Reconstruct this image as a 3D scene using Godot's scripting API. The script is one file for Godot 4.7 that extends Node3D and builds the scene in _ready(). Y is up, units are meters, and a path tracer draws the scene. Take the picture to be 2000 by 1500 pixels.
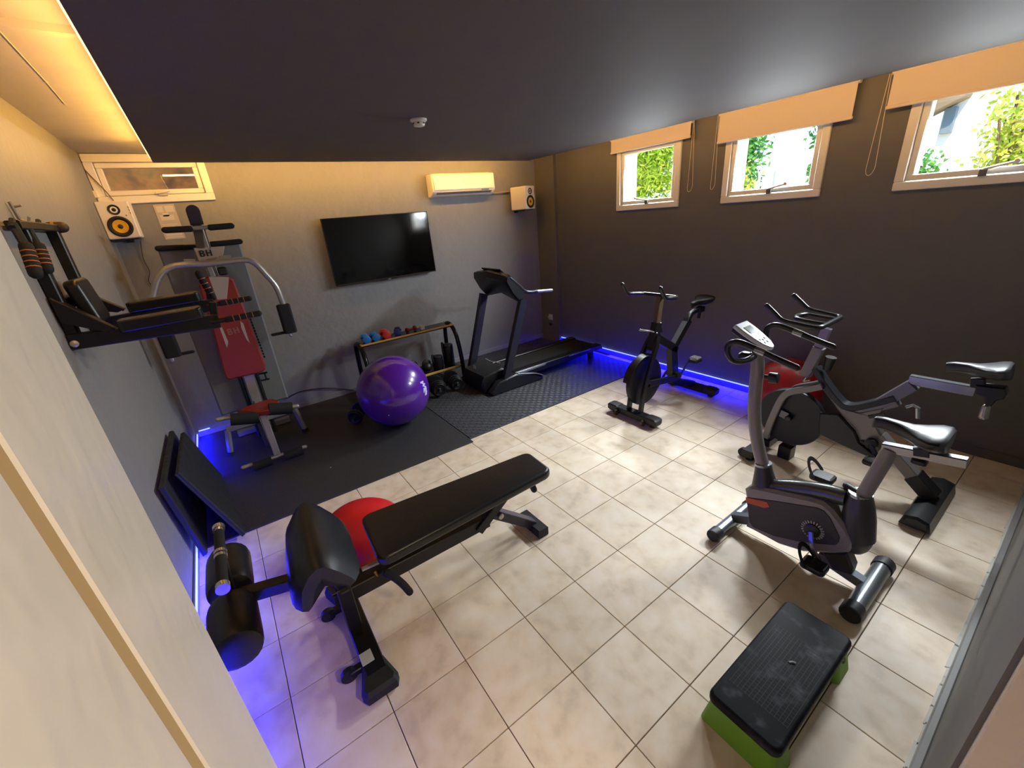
extends Node3D
# Home gym. Metres, y up; the floor tiles are 0.32 m squares parallel to the walls.

const EYE := Vector3(-0.738729, 1.745245, 1.485591)
const FOC := 809.234
const CX := Vector3(0.80935, -0.080278, 0.581815)
const CD := Vector3(-0.282164, -0.921954, 0.265302)
const CF := Vector3(0.515109, -0.378889, -0.768834)
const XL := -1.28
const XR := 3.08
const ZB := -3.2
const ZF := 1.53
const HC := 2.416
const TILE := 0.32

# crops of the photograph that points were read from: left, top, scale
const CROP := {"A": [280, 390, 5.882], "B": [380, 620, 4.839], "C": [0, 380, 4.6885], "D": [160, 540, 5.556], "E": [670, 600, 6.25], "F": [880, 500, 5.172],
	"G": [300, 830, 6.523], "H": [380, 960, 4.4105], "I": [1180, 540, 4.8375], "J": [1380, 560, 6.667], "K": [1430, 690, 6.0], "L": [1640, 680, 5.5556],
	"M": [1370, 900, 4.687], "N": [1360, 1150, 4.2848], "O": [1180, 150, 4.0], "Q": [1660, 80, 4.688], "R": [300, 800, 2.5], "P": [0, 0, 1.0]}

class Geo:
	var t := PackedVector3Array()
	func tri(a: Vector3, b: Vector3, c: Vector3) -> void:
		t.append(a); t.append(b); t.append(c)
	func quad(a: Vector3, b: Vector3, c: Vector3, d: Vector3) -> void:
		tri(a, b, c); tri(a, c, d)
	func close(from: int) -> void: # turn a closed shape's faces outwards
		var vol := 0.0
		var o := t[from]
		for i in range(from, t.size(), 3):
			vol += (t[i] - o).dot((t[i + 1] - o).cross(t[i + 2] - o))
		if vol < 0:
			for i in range(from, t.size(), 3):
				var s := t[i + 1]
				t[i + 1] = t[i + 2]; t[i + 2] = s

var org := {}
var used := {}
var mats := {}

func sight(u: float, v: float) -> Vector3:
	return CX * ((u - 1000.0) / FOC) + CD * ((v - 750.0) / FOC) + CF

# the point of a plane (x, y or z = val) that the photograph shows at pixel u, v
func W(u: float, v: float, ax: int, val: float) -> Vector3:
	var d := sight(u, v)
	return EYE + d * ((val - EYE[ax]) / d[ax])

func ZP(crop: String, flat: Array, ax: int, val: float) -> Array:
	var c: Array = CROP[crop]
	var out := []
	for i in range(0, flat.size(), 2):
		out.append(W(c[0] + flat[i] / c[2], c[1] + flat[i + 1] / c[2], ax, val))
	return out

func Z1(crop: String, x: float, y: float, ax: int, val: float) -> Vector3:
	return ZP(crop, [x, y], ax, val)[0]

# ---------- shapes
func loft(g: Geo, rings: Array, cap := true) -> void:
	var s := g.t.size()
	var n: int = rings[0].size()
	for k in rings.size() - 1:
		var a: Array = rings[k]
		var b: Array = rings[k + 1]
		for i in n:
			var j := (i + 1) % n
			g.quad(a[i], b[i], b[j], a[j])
	if cap:
		for e in [0, rings.size() - 1]:
			var r: Array = rings[e]
			var m := Vector3.ZERO
			for p in r: m += p
			m /= n
			for i in n:
				var j := (i + 1) % n
				if e == 0: g.tri(m, r[i], r[j])
				else: g.tri(m, r[j], r[i])
	g.close(s)

func box(g: Geo, c: Vector3, s: Vector3, b := Basis(), bev := 0.003) -> void:
	var h := s * 0.5
	bev = minf(bev, minf(h.x, minf(h.y, h.z)) * 0.6)
	var rings := []
	for q in [[-h.y, bev], [-h.y + bev, 0.0], [h.y - bev, 0.0], [h.y, bev]]:
		var r := []
		var x: float = h.x - q[1]
		var z: float = h.z - q[1]
		for p in [[x, z - bev], [x - bev, z], [-x + bev, z], [-x, z - bev], [-x, -z + bev], [-x + bev, -z], [x - bev, -z], [x, -z + bev]]:
			r.append(c + b * Vector3(p[0], q[0], p[1]))
		rings.append(r)
	loft(g, rings)

func span(g: Geo, lo: Vector3, hi: Vector3, bev := 0.003) -> void:
	box(g, (lo + hi) * 0.5, (hi - lo).abs(), Basis(), bev)

# a cushion: rounded corners (seen along y) and rounded edges; taper narrows the +x end in z
func pad(g: Geo, c: Vector3, s: Vector3, b := Basis(), rc := 0.03, re := 0.015, taper := 1.0, crown := 0.0, seg := 5) -> void:
	var h := s * 0.5
	re = minf(re, h.y)
	rc = minf(rc, minf(h.x, h.z))
	var levels := []
	for k in seg + 1:
		var a := PI * 0.5 * k / seg
		levels.append([-h.y + re * (1 - sin(a)), re * (1 - cos(a))])
	levels.reverse()
	var flip := []
	for q in levels: flip.append([-q[0], q[1]])
	flip.reverse()
	var all := []
	for q in flip: all.append(q)
	for q in levels: all.append(q)
	all.sort_custom(func(p, q): return p[0] < q[0])
	var rings := []
	for q in all:
		var r := []
		var hx: float = h.x - q[1]
		var hz: float = h.z - q[1]
		var rr := maxf(rc - q[1], 0.002)
		for k in 4:
			var cx: float = (hx - rr) * (1 if k == 0 or k == 3 else -1)
			var cz: float = (hz - rr) * (1 if k < 2 else -1)
			for i in 6:
				var a := PI * 0.5 * (k + i / 5.0)
				var x := cx + rr * cos(a)
				var z := cz + rr * sin(a)
				z *= lerpf(1.0, taper, (x + h.x) / s.x)
				r.append(c + b * Vector3(x, q[0], z))
		rings.append(r)
	var start := g.t.size()
	loft(g, rings, false)
	for e in [0, rings.size() - 1]:
		var r: Array = rings[e]
		var m := Vector3.ZERO
		for p in r: m += p
		m = m / r.size() + b * Vector3(0, crown if e > 0 else 0.0, 0)
		for i in r.size():
			var j := (i + 1) % r.size()
			if e == 0: g.tri(m, r[i], r[j])
			else: g.tri(m, r[j], r[i])
	g.close(start)

func curve(pts: Array, n := 6, closed := false) -> Array:
	var out := []
	var m := pts.size()
	var last := m if closed else m - 1
	for i in last:
		var p0: Vector3 = pts[(i - 1 + m) % m] if closed or i > 0 else pts[0] * 2 - pts[1]
		var p1: Vector3 = pts[i]
		var p2: Vector3 = pts[(i + 1) % m]
		var p3: Vector3 = pts[(i + 2) % m] if closed or i + 2 < m else pts[m - 1] * 2 - pts[m - 2]
		for k in n:
			var t := float(k) / n
			out.append(0.5 * ((2 * p1) + (p2 - p0) * t + (2 * p0 - 5 * p1 + 4 * p2 - p3) * t * t + (3 * p1 - p0 - 3 * p2 + p3) * t * t * t))
	if not closed: out.append(pts[m - 1])
	return out

func frames(pts: Array, up: Vector3, closed := false) -> Array:
	var out := []
	var side := Vector3.ZERO
	for i in pts.size():
		var a: Vector3 = pts[(i - 1 + pts.size()) % pts.size()] if closed else pts[maxi(i - 1, 0)]
		var b: Vector3 = pts[(i + 1) % pts.size()] if closed else pts[mini(i + 1, pts.size() - 1)]
		var d := (b - a).normalized()
		if i == 0:
			side = d.cross(up)
			if side.length() < 0.05: side = d.cross(Vector3.RIGHT if absf(d.x) < 0.8 else Vector3.BACK)
		side = (side - d * side.dot(d)).normalized()
		out.append([side, side.cross(d).normalized()])
	return out

# a round tube along points; r may be one radius or one for each point
func tube(g: Geo, pts: Array, r, seg := 12, closed := false, round_ends := false) -> void:
	var fr := frames(pts, Vector3.UP, closed)
	var rings := []
	for i in pts.size():
		var rad: float = r[i] if r is Array else r
		var ring := []
		for k in seg:
			var a := TAU * k / seg
			ring.append(pts[i] + (fr[i][0] * cos(a) + fr[i][1] * sin(a)) * rad)
		rings.append(ring)
	if closed:
		rings.append(rings[0])
		loft(g, rings, false)
		return
	if round_ends:
		var n := pts.size()
		var r0: float = r[0] if r is Array else r
		var r1: float = r[n - 1] if r is Array else r
		var d0: Vector3 = (pts[0] - pts[1]).normalized()
		var d1: Vector3 = (pts[n - 1] - pts[n - 2]).normalized()
		for k in [1, 2, 3]:
			var a: float = PI * 0.5 * k / 3.2
			var ra := []
			var rb := []
			for q in seg:
				var w := TAU * q / seg
				ra.append(pts[0] + d0 * r0 * sin(a) + (fr[0][0] * cos(w) + fr[0][1] * sin(w)) * r0 * cos(a))
				rb.append(pts[n - 1] + d1 * r1 * sin(a) + (fr[n - 1][0] * cos(w) + fr[n - 1][1] * sin(w)) * r1 * cos(a))
			rings.insert(0, ra)
			rings.append(rb)
	loft(g, rings)

# a rectangular bar along points; w across (along the side), h along up
func bar(g: Geo, pts: Array, w: float, h: float, up := Vector3.UP, bev := 0.004) -> void:
	var fr := frames(pts, up)
	var rings := []
	bev = minf(bev, minf(w, h) * 0.3)
	for i in pts.size():
		var ring := []
		var x := w * 0.5
		var y := h * 0.5
		for p in [[x, y - bev], [x - bev, y], [-x + bev, y], [-x, y - bev], [-x, -y + bev], [-x + bev, -y], [x - bev, -y], [x, -y + bev]]:
			ring.append(pts[i] + fr[i][0] * p[0] + fr[i][1] * p[1])
		rings.append(ring)
	loft(g, rings)

# turn a profile of [radius, height] about an axis
func lathe(g: Geo, o: Vector3, axis: Vector3, prof: Array, seg := 20) -> void:
	axis = axis.normalized()
	var s := axis.cross(Vector3.UP if absf(axis.y) < 0.9 else Vector3.RIGHT).normalized()
	var t := axis.cross(s)
	var rings := []
	for p in prof:
		var ring := []
		for k in seg:
			var a := TAU * k / seg
			ring.append(o + axis * p[1] + (s * cos(a) + t * sin(a)) * maxf(p[0], 0.0002))
		rings.append(ring)
	loft(g, rings)

func ball(g: Geo, c: Vector3, r: Vector3, seg := 24, b := Basis()) -> void:
	var rings := []
	for i in range(0, seg / 2 + 1):
		var a := clampf(-PI / 2 + PI * i / (seg / 2), -PI / 2 + 0.02, PI / 2 - 0.02)
		var ring := []
		for k in seg:
			var w := TAU * k / seg
			ring.append(c + b * Vector3(cos(a) * cos(w) * r.x, sin(a) * r.y, cos(a) * sin(w) * r.z))
		rings.append(ring)
	loft(g, rings)

# a flat outline given depth, with bevelled rims
func prism(g: Geo, pts: Array, depth: Vector3, bev := 0.004) -> void:
	var n := depth.normalized()
	var ax: Vector3 = (pts[1] - pts[0]).normalized()
	ax = (ax - n * ax.dot(n)).normalized()
	var ay := n.cross(ax)
	var flat := PackedVector2Array()
	for p in pts: flat.append(Vector2(p.dot(ax), p.dot(ay)))
	var turn := 0.0
	for i in flat.size():
		turn += flat[i].cross(flat[(i + 1) % flat.size()])
	var inset := []
	for i in pts.size():
		var a := (flat[i] - flat[(i - 1 + flat.size()) % flat.size()]).normalized()
		var b := (flat[(i + 1) % flat.size()] - flat[i]).normalized()
		var m := (a.orthogonal() + b.orthogonal())
		m = m.normalized() * (1.0 / maxf(0.5, m.length() * 0.5)) * (bev if turn < 0 else -bev)
		inset.append(pts[i] + ax * m.x + ay * m.y)
	var s := g.t.size()
	var rings := [[], [], [], []]
	var L := depth.length()
	for i in pts.size():
		rings[0].append(inset[i])
		rings[1].append(pts[i] + n * bev)
		rings[2].append(pts[i] + n * (L - bev))
		rings[3].append(inset[i] + n * L)
	for k in 3:
		for i in pts.size():
			var j := (i + 1) % pts.size()
			g.quad(rings[k][i], rings[k + 1][i], rings[k + 1][j], rings[k][j])
	var tr := Geometry2D.triangulate_polygon(flat)
	var sgn := 1 if turn > 0 else -1
	for i in range(0, tr.size(), 3):
		# triangulate_polygon keeps one winding; match the side quads
		var a := tr[i]
		var b := tr[i + 1]
		var c := tr[i + 2]
		var w := (flat[b] - flat[a]).cross(flat[c] - flat[a])
		if w * sgn < 0:
			var q := b
			b = c; c = q
		g.tri(rings[0][a], rings[0][b], rings[0][c])
		g.tri(rings[3][a], rings[3][c], rings[3][b])
	g.close(s)

# ---------- objects
func mesh_of(g: Geo, off: Vector3, smooth := 42.0) -> ArrayMesh:
	var n := g.t.size()
	var face := PackedVector3Array()
	face.resize(n / 3)
	var pos := PackedVector3Array()
	var nor := PackedVector3Array()
	pos.resize(n); nor.resize(n)
	var at := {}
	for i in range(0, n, 3):
		var w := (g.t[i + 1] - g.t[i]).cross(g.t[i + 2] - g.t[i])
		face[i / 3] = w
		if smooth > 0:
			for k in 3:
				var key := Vector3i((g.t[i + k] * 20000.0).round())
				if at.has(key): at[key].append(i / 3)
				else: at[key] = [i / 3]
	var lim := cos(deg_to_rad(smooth))
	for i in range(0, n, 3):
		var fn := face[i / 3].normalized()
		for k in 3:
			var m := fn
			if smooth > 0:
				m = Vector3.ZERO
				for f in at[Vector3i((g.t[i + k] * 20000.0).round())]:
					var q: Vector3 = face[f]
					if q.normalized().dot(fn) > lim: m += q
				m = m.normalized()
			var j := i + (0 if k == 0 else 3 - k)
			pos[j] = g.t[i + k] - off
			nor[j] = m if m.length() > 0.5 else Vector3.UP
	var arr := []
	arr.resize(Mesh.ARRAY_MAX)
	arr[Mesh.ARRAY_VERTEX] = pos
	arr[Mesh.ARRAY_NORMAL] = nor
	var am := ArrayMesh.new()
	am.add_surface_from_arrays(Mesh.PRIMITIVE_TRIANGLES, arr)
	return am

func fresh(called: String) -> String:
	if not used.has(called):
		used[called] = 0
		return called
	used[called] += 1
	return "%s_%03d" % [called, used[called]]

func tag(o: Node, label: String, category: String, group := "", kind := "") -> void:
	if label: o.set_meta("label", label)
	if category: o.set_meta("category", category)
	if group: o.set_meta("group", group)
	if kind: o.set_meta("kind", kind)

func thing(called: String, label: String, category: String, base: Vector3, group := "") -> Node3D:
	var o := Node3D.new()
	o.name = fresh(called)
	add_child(o)
	o.position = base
	org[o] = base
	tag(o, label, category, group)
	return o

func part(parent: Node, called: String, g: Geo, m: Material, label := "", smooth := 42.0) -> MeshInstance3D:
	var o := MeshInstance3D.new()
	o.name = called
	o.mesh = mesh_of(g, org[parent], smooth)
	o.material_override = m
	parent.add_child(o, true)
	org[o] = org[parent]
	if label: o.set_meta("label", label)
	return o

# a thing that is a single mesh
func single(called: String, g: Geo, m: Material, base: Vector3, label: String, category: String, group := "") -> MeshInstance3D:
	var o := MeshInstance3D.new()
	o.name = fresh(called)
	o.mesh = mesh_of(g, base)
	o.material_override = m
	add_child(o)
	o.position = base
	org[o] = base
	tag(o, label, category, group)
	return o

func struct(called: String, g: Geo, m: Material, label := "") -> MeshInstance3D:
	var o := MeshInstance3D.new()
	o.name = called
	o.mesh = mesh_of(g, Vector3.ZERO)
	o.material_override = m
	add_child(o)
	org[o] = Vector3.ZERO
	tag(o, label, "", "", "structure")
	return o

func copy(src: Node3D, at: Vector3, label: String, turn := 0.0) -> Node3D:
	var base := String(src.name).rstrip("0123456789").rstrip("_")
	var o: Node3D = src.duplicate()
	o.name = fresh(base)
	add_child(o)
	o.position = at
	o.rotation.y = turn
	o.set_meta("label", label)
	return o

func text(parent: Node, called: String, words: String, at: Vector3, b: Basis, size: float, m: Material, depth := 0.002) -> MeshInstance3D:
	var f := SystemFont.new()
	f.font_names = PackedStringArray(["Droid Sans"])
	f.font_weight = 700
	var tm := TextMesh.new()
	tm.text = words
	tm.font = f
	tm.font_size = 32
	tm.pixel_size = size / 32.0
	tm.depth = depth
	var o := MeshInstance3D.new()
	o.name = called
	o.mesh = tm
	o.material_override = m
	o.transform = Transform3D(b, at - org[parent])
	parent.add_child(o, true)
	org[o] = org[parent]
	return o

# ---------- materials
func M(col: String, rough := 0.5, metal := 0.0) -> StandardMaterial3D:
	var key := "%s %s %s" % [col, rough, metal]
	if mats.has(key): return mats[key]
	var m := StandardMaterial3D.new()
	m.albedo_color = Color(col)
	m.roughness = rough
	m.metallic = metal
	mats[key] = m
	return m

func glow(col: Color, energy: float) -> StandardMaterial3D:
	var m := StandardMaterial3D.new()
	m.albedo_color = Color(0.9, 0.9, 0.9)
	m.emission_enabled = true
	m.emission = col
	m.emission_energy_multiplier = energy
	return m

func noise_image(seed_: int, freq: float, size: int, oct := 4, kind := FastNoiseLite.TYPE_SIMPLEX_SMOOTH) -> Image:
	var n := FastNoiseLite.new()
	n.seed = seed_
	n.noise_type = kind
	n.frequency = freq
	n.fractal_octaves = oct
	return n.get_seamless_image(size, size)

func ramp_texture(im: Image, stops: Array) -> ImageTexture: # stops: [position, Color] pairs in rising order
	var w := im.get_width()
	var out := Image.create(w, w, true, Image.FORMAT_RGB8)
	for y in w:
		for x in w:
			var v := im.get_pixel(x, y).r
			var c: Color = stops[0][1]
			for k in stops.size() - 1:
				if v >= stops[k][0]:
					c = stops[k][1].lerp(stops[k + 1][1], clampf((v - stops[k][0]) / (stops[k + 1][0] - stops[k][0]), 0, 1))
			out.set_pixel(x, y, c)
	return ImageTexture.create_from_image(out)

func tri_mat(tex: Texture2D, scale: float, rough: float, world := true) -> StandardMaterial3D:
	var m := StandardMaterial3D.new()
	m.albedo_texture = tex
	m.roughness = rough
	m.uv1_triplanar = true
	m.uv1_world_triplanar = world
	m.uv1_scale = Vector3.ONE * scale
	return m

func bumpy(m: StandardMaterial3D, im: Image, strength: float) -> StandardMaterial3D:
	var b := im.duplicate() as Image
	b.convert(Image.FORMAT_RGBA8)
	b.bump_map_to_normal_map(strength)
	m.normal_enabled = true
	m.normal_texture = ImageTexture.create_from_image(b)
	return m

# ---------- camera and light
func _ready() -> void:
	var cam := Camera3D.new()
	cam.fov = rad_to_deg(2.0 * atan(750.0 / FOC))
	cam.transform = Transform3D(Basis(CX, -CD, -CF), EYE)
	cam.near = 0.02
	cam.current = true
	add_child(cam)

	var env := Environment.new()
	env.tonemap_mode = Environment.TONE_MAPPER_LINEAR
	env.tonemap_exposure = 1.0
	env.background_mode = Environment.BG_SKY
	var sm := ProceduralSkyMaterial.new()
	sm.sky_top_color = Color(0.42, 0.58, 0.85)
	sm.sky_horizon_color = Color(0.8, 0.87, 0.95)
	sm.ground_bottom_color = Color(0.35, 0.35, 0.3)
	sm.ground_horizon_color = Color(0.7, 0.75, 0.75)
	sm.sky_energy_multiplier = 1.9
	sm.ground_energy_multiplier = 1.0
	env.sky = Sky.new()
	env.sky.sky_material = sm
	env.sdfgi_enabled = true
	env.ssao_enabled = true
	env.ssil_enabled = true
	var we := WorldEnvironment.new()
	we.environment = env
	add_child(we)

	var sun := DirectionalLight3D.new()
	sun.light_color = Color(1.0, 0.96, 0.88)
	sun.light_energy = 2.8
	sun.light_angular_distance = 0.6
	sun.shadow_enabled = true
	add_child(sun)
	sun.basis = Basis.looking_at(Vector3(0.5, -0.8, -0.3))

	# daylight that comes in through the three windows of the right-hand wall
	for w in WIN:
		area(Vector3(XR + 0.13, 2.02, (w[0] + w[1]) * 0.5), Vector3(-0.4, -0.92, 0), Vector2(w[1] - w[0] - 0.2, 0.15), Color(0.95, 0.98, 1.0), DAY)

	textures()
	room()
	ceiling()
	windows()
	garden()
	wall_fixtures()
	mats_on_floor()
	multi_gym()
	power_tower()
	leaning_mats()
	weight_rack()
	treadmill()
	spin_bike_black()
	spin_bike_grey()
	upright_bike()
	bench()
	balls()
	step()

const DAY := 7.9
const WARM := 2.5
const HALL := 4.2
const BLUE := 1.0
const WIN := [[-1.852, -1.092, 2.235, -1.895, -0.985, -1], [-0.672, 0.082, 2.145, -0.725, 0.205, 1], [0.499, 1.262, 2.163, 0.385, 1.33, 1]] # z from, z to, blind's lower edge, blind from, blind to, way the lever points

func area(at: Vector3, towards: Vector3, size: Vector2, col: Color, energy: float, called := "daylight") -> AreaLight3D:
	var l := AreaLight3D.new()
	l.name = fresh(called)
	l.area_size = size
	l.light_color = col
	l.light_energy = energy
	l.shadow_enabled = true
	l.set("area_range", 12.0)
	add_child(l)
	var up := Vector3.UP if absf(towards.normalized().y) < 0.95 else Vector3.RIGHT
	l.transform = Transform3D(Basis.looking_at(towards.normalized(), up), at)
	return l

# ---------- surfaces
var t_tile := []
var m_wall: StandardMaterial3D
var m_wall_dark: StandardMaterial3D
var m_ceiling: StandardMaterial3D
var m_soffit: StandardMaterial3D
var m_white: StandardMaterial3D
var m_leather: StandardMaterial3D
var m_rubber: StandardMaterial3D
var m_foam: StandardMaterial3D

func textures() -> void:
	var n1 := noise_image(3, 0.009, 512, 5)
	for k in 4:
		var base: Color = [Color("e6d4ba"), Color("e1ceb3"), Color("decbb1"), Color("e4d1b8")][k]
		var tx := ramp_texture(noise_image(11 + k, 0.012, 256, 5), [[0.0, base.darkened(0.09)], [0.4, base], [0.6, base.lightened(0.12)], [1.0, base.lightened(0.3)]])
		var m := tri_mat(tx, 1.6 + 0.23 * k, 0.5)
		m.uv1_offset = Vector3(0.37 * k, 0.11 * k, 0.53 * k)
		t_tile.append(m)
	var peel := noise_image(21, 0.05, 256, 3)
	m_wall = bumpy(tri_mat(ramp_texture(n1, [[0.0, Color("807f7d")], [1.0, Color("848381")]]), 0.8, 0.6), peel, 0.4)
	m_wall_dark = tri_mat(ramp_texture(n1, [[0.0, Color("66635f")], [1.0, Color("6a6763")]]), 0.8, 0.6)
	m_soffit = tri_mat(ramp_texture(n1, [[0.0, Color("554c42")], [1.0, Color("595046")]]), 0.6, 0.75)
	m_ceiling = tri_mat(ramp_texture(n1, [[0.0, Color("a8a399")], [1.0, Color("b2ada3")]]), 0.7, 0.7)
	m_white = bumpy(tri_mat(ramp_texture(n1, [[0.0, Color("e0d5c4")], [1.0, Color("e8ddcd")]]), 1.0, 0.3), peel, 0.35)
	m_leather = bumpy(tri_mat(ramp_texture(n1, [[0.0, Color("141517")], [1.0, Color("191a1c")]]), 2.0, 0.36, false), noise_image(31, 0.09, 256, 3, FastNoiseLite.TYPE_CELLULAR), 0.25)
	m_rubber = tri_mat(ramp_texture(n1, [[0.0, Color("161616")], [1.0, Color("1e1e1e")]]), 3.0, 0.7, false)
	m_foam = bumpy(M("101011", 0.85).duplicate(), noise_image(33, 0.12, 256, 2), 0.8)
	m_foam.uv1_triplanar = true
	m_foam.uv1_scale = Vector3.ONE * 6.0

# ---------- the room
func room() -> void:
	var g := Geo.new()
	span(g, Vector3(XL - 0.2, -0.2, ZB - 0.2), Vector3(XR + 0.2, -0.012, ZF + 1.9), 0.0)
	var floor_ := struct("floor", g, M("8d7a64", 0.8), "floor of square cream stone-look tiles with thin brown joints")
	var rng := RandomNumberGenerator.new()
	rng.seed = 5
	var shared := {}
	for i in range(-4, 10):
		for j in range(-6, 11):
			var x0 := i * TILE
			var x1 := minf((i + 1) * TILE, XR)
			var z0 := j * TILE
			var z1 := (j + 1) * TILE
			if i < -4 or (z0 > ZF and (i > 3)): continue
			var gap := 0.0018
			var size := Vector3(x1 - x0 - gap * 2, 0.014, z1 - z0 - gap * 2)
			if not shared.has(size):
				var q := Geo.new()
				box(q, Vector3(0, -0.007, 0), size, Basis(), 0.0012)
				shared[size] = mesh_of(q, Vector3.ZERO, 0.0)
			var o := MeshInstance3D.new()
			o.name = "tile"
			o.mesh = shared[size]
			o.material_override = t_tile[rng.randi() % 4]
			o.position = Vector3((x0 + x1) * 0.5, 0, (z0 + z1) * 0.5)
			floor_.add_child(o, true)

	# walls
	g = Geo.new()
	span(g, Vector3(XL - 0.2, 0, ZB - 0.2), Vector3(XL, HC, ZF + 0.03), 0.0)
	struct("wall_left", g, m_wall, "grey painted wall behind the dip station, warm light along its top")
	g = Geo.new()
	span(g, Vector3(XL, 0, ZB - 0.2), Vector3(XR + 0.24, 2.08, ZB), 0.0)
	span(g, Vector3(-0.53, 2.08, ZB - 0.2), Vector3(XR + 0.24, HC, ZB), 0.0)
	struct("wall_back", g, m_wall, "grey painted wall carrying the television and air conditioner")
	g = Geo.new()
	var zs := [ZB]
	for w in WIN:
		zs.append(w[0] + 0.04); zs.append(w[1] - 0.04)
	zs.append(ZF + 0.23)
	span(g, Vector3(XR, 0, ZB), Vector3(XR + 0.24, 1.72, ZF + 0.23), 0.0)
	span(g, Vector3(XR, 2.27, ZB), Vector3(XR + 0.24, HC, ZF + 0.23), 0.0)
	for k in range(0, zs.size(), 2):
		span(g, Vector3(XR, 1.72, zs[k]), Vector3(XR + 0.24, 2.27, zs[k + 1]), 0.0)
	struct("wall_right", g, m_wall_dark, "dark grey wall with three small high windows")
	g = Geo.new()
	span(g, Vector3(XR - 0.045, 0, ZB), Vector3(XR, HC, -2.83), 0.002)
	struct("trim_1", g, m_wall_dark, "shallow grey pilaster in the far corner")
	g = Geo.new()
	span(g, Vector3(XL, 0, ZF + 0.023), Vector3(-0.84, HC, ZF + 0.2), 0.0)
	span(g, Vector3(0.07, 0, ZF + 0.023), Vector3(XR, HC, ZF + 0.2), 0.0)
	span(g, Vector3(-0.84, 2.06, ZF + 0.023), Vector3(0.07, HC, ZF + 0.2), 0.0)
	struct("wall_front", g, m_wall_dark, "grey wall with the doorway")

	# the landing beyond the doorway
	g = Geo.new()
	span(g, Vector3(-1.6, 0, 3.2), Vector3(1.5, HC, 3.3), 0.0)
	span(g, Vector3(-1.6, 0, ZF + 0.2), Vector3(-1.5, HC, 3.2), 0.0)
	span(g, Vector3(1.4, 0, ZF + 0.2), Vector3(1.5, HC, 3.2), 0.0)
	span(g, Vector3(-1.5, HC, ZF + 0.2), Vector3(1.5, HC + 0.1, 3.2), 0.0)
	struct("wall_landing", g, m_ceiling, "plain wall of the landing outside the door")
	# its ceiling lamp, whose light falls through the doorway on the nearest tiles
	var lp := Vector3(0.12, HC, 2.5)
	var lm := thing("ceiling_lamp", "round white ceiling lamp on the landing outside the door", "lamp", lp)
	g = Geo.new()
	lathe(g, lp, Vector3.DOWN, [[0.17, 0.0], [0.17, 0.02], [0.15, 0.03]], 28)
	part(lm, "rim", g, M("e6e2da", 0.5))
	g = Geo.new()
	lathe(g, lp, Vector3.DOWN, [[0.15, 0.02], [0.145, 0.045], [0.1, 0.06], [0.0, 0.065]], 28)
	part(lm, "diffuser", g, glow(Color(1.0, 0.9, 0.74), 1.2))
	area(lp + Vector3(0, -0.075, 0), Vector3(-0.3, -0.7, -0.65), Vector2(0.28, 0.28), Color(1.0, 0.88, 0.72), HALL, "landing_light")

	# skirting
	g = Geo.new()
	var sk := 0.062
	span(g, Vector3(XR - 0.014, 0, -2.83), Vector3(XR, sk, ZF), 0.003)
	struct("baseboard_right", g, M("5a5856", 0.5))
	g = Geo.new()
	span(g, Vector3(XL + 0.014, 0, ZB), Vector3(XR - 0.045, sk, ZB + 0.014), 0.003)
	struct("baseboard_back", g, M("8a8886", 0.5))
	g = Geo.new()
	span(g, Vector3(XL, 0, ZB), Vector3(XL + 0.014, sk, ZF), 0.003)
	struct("baseboard_left", g, M("8a8886", 0.5))
	g = Geo.new()
	span(g, Vector3(0.16, 0, ZF), Vector3(XR, 0.075, ZF + 0.023), 0.004)
	struct("baseboard_front", g, M("82817f", 0.35))
	g = Geo.new() # ragged line of filler where the tiles meet the skirting
	var x := 0.2
	while x < XR - 0.1:
		var w := rng.randf_range(0.05, 0.16)
		span(g, Vector3(x, -0.002, ZF - rng.randf_range(0.004, 0.014)), Vector3(x + w, 0.003, ZF + 0.002), 0.001)
		x += w * 0.9
	struct("trim_2", g, M("cfccc4", 0.7), "ragged white filler between tiles and skirting")

	# door lining on the right of the doorway, and the open door on its left
	g = Geo.new()
	span(g, Vector3(0.04, 0, ZF + 0.03), Vector3(0.07, 2.06, ZF + 0.2), 0.002)
	span(g, Vector3(0.028, 0, ZF + 0.075), Vector3(0.042, 2.06, ZF + 0.12), 0.002)
	struct("trim_3", g, m_white, "white painted door lining")
	var d := Vector3(-0.143, 0, -0.99).normalized()
	var nn := Vector3(0.99, 0, -0.143).normalized()
	var bs := Basis(d, Vector3.UP, nn)
	var hinge := Vector3(-0.80, 0, 1.55)
	var dr := Node3D.new()
	dr.name = "door_1"
	add_child(dr)
	dr.position = hinge
	org[dr] = hinge
	tag(dr, "white painted door standing open, a groove down its middle", "", "", "structure")
	g = Geo.new()
	box(g, hinge + d * 0.185 - nn * 0.02 + Vector3(0, 1.02, 0), Vector3(0.37, 2.03, 0.04), bs, 0.004)
	part(dr, "panel", g, m_white)
	g = Geo.new()
	box(g, hinge + d * 0.61 - nn * 0.02 + Vector3(0, 1.02, 0), Vector3(0.42, 2.03, 0.04), bs, 0.004)
	part(dr, "panel", g, m_white)
	g = Geo.new()
	box(g, hinge + d * 0.385 - nn * 0.0175 + Vector3(0, 1.02, 0), Vector3(0.034, 2.02, 0.032), bs, 0.003)
	part(dr, "groove_strip", g, M("b3925f", 0.6))

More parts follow.
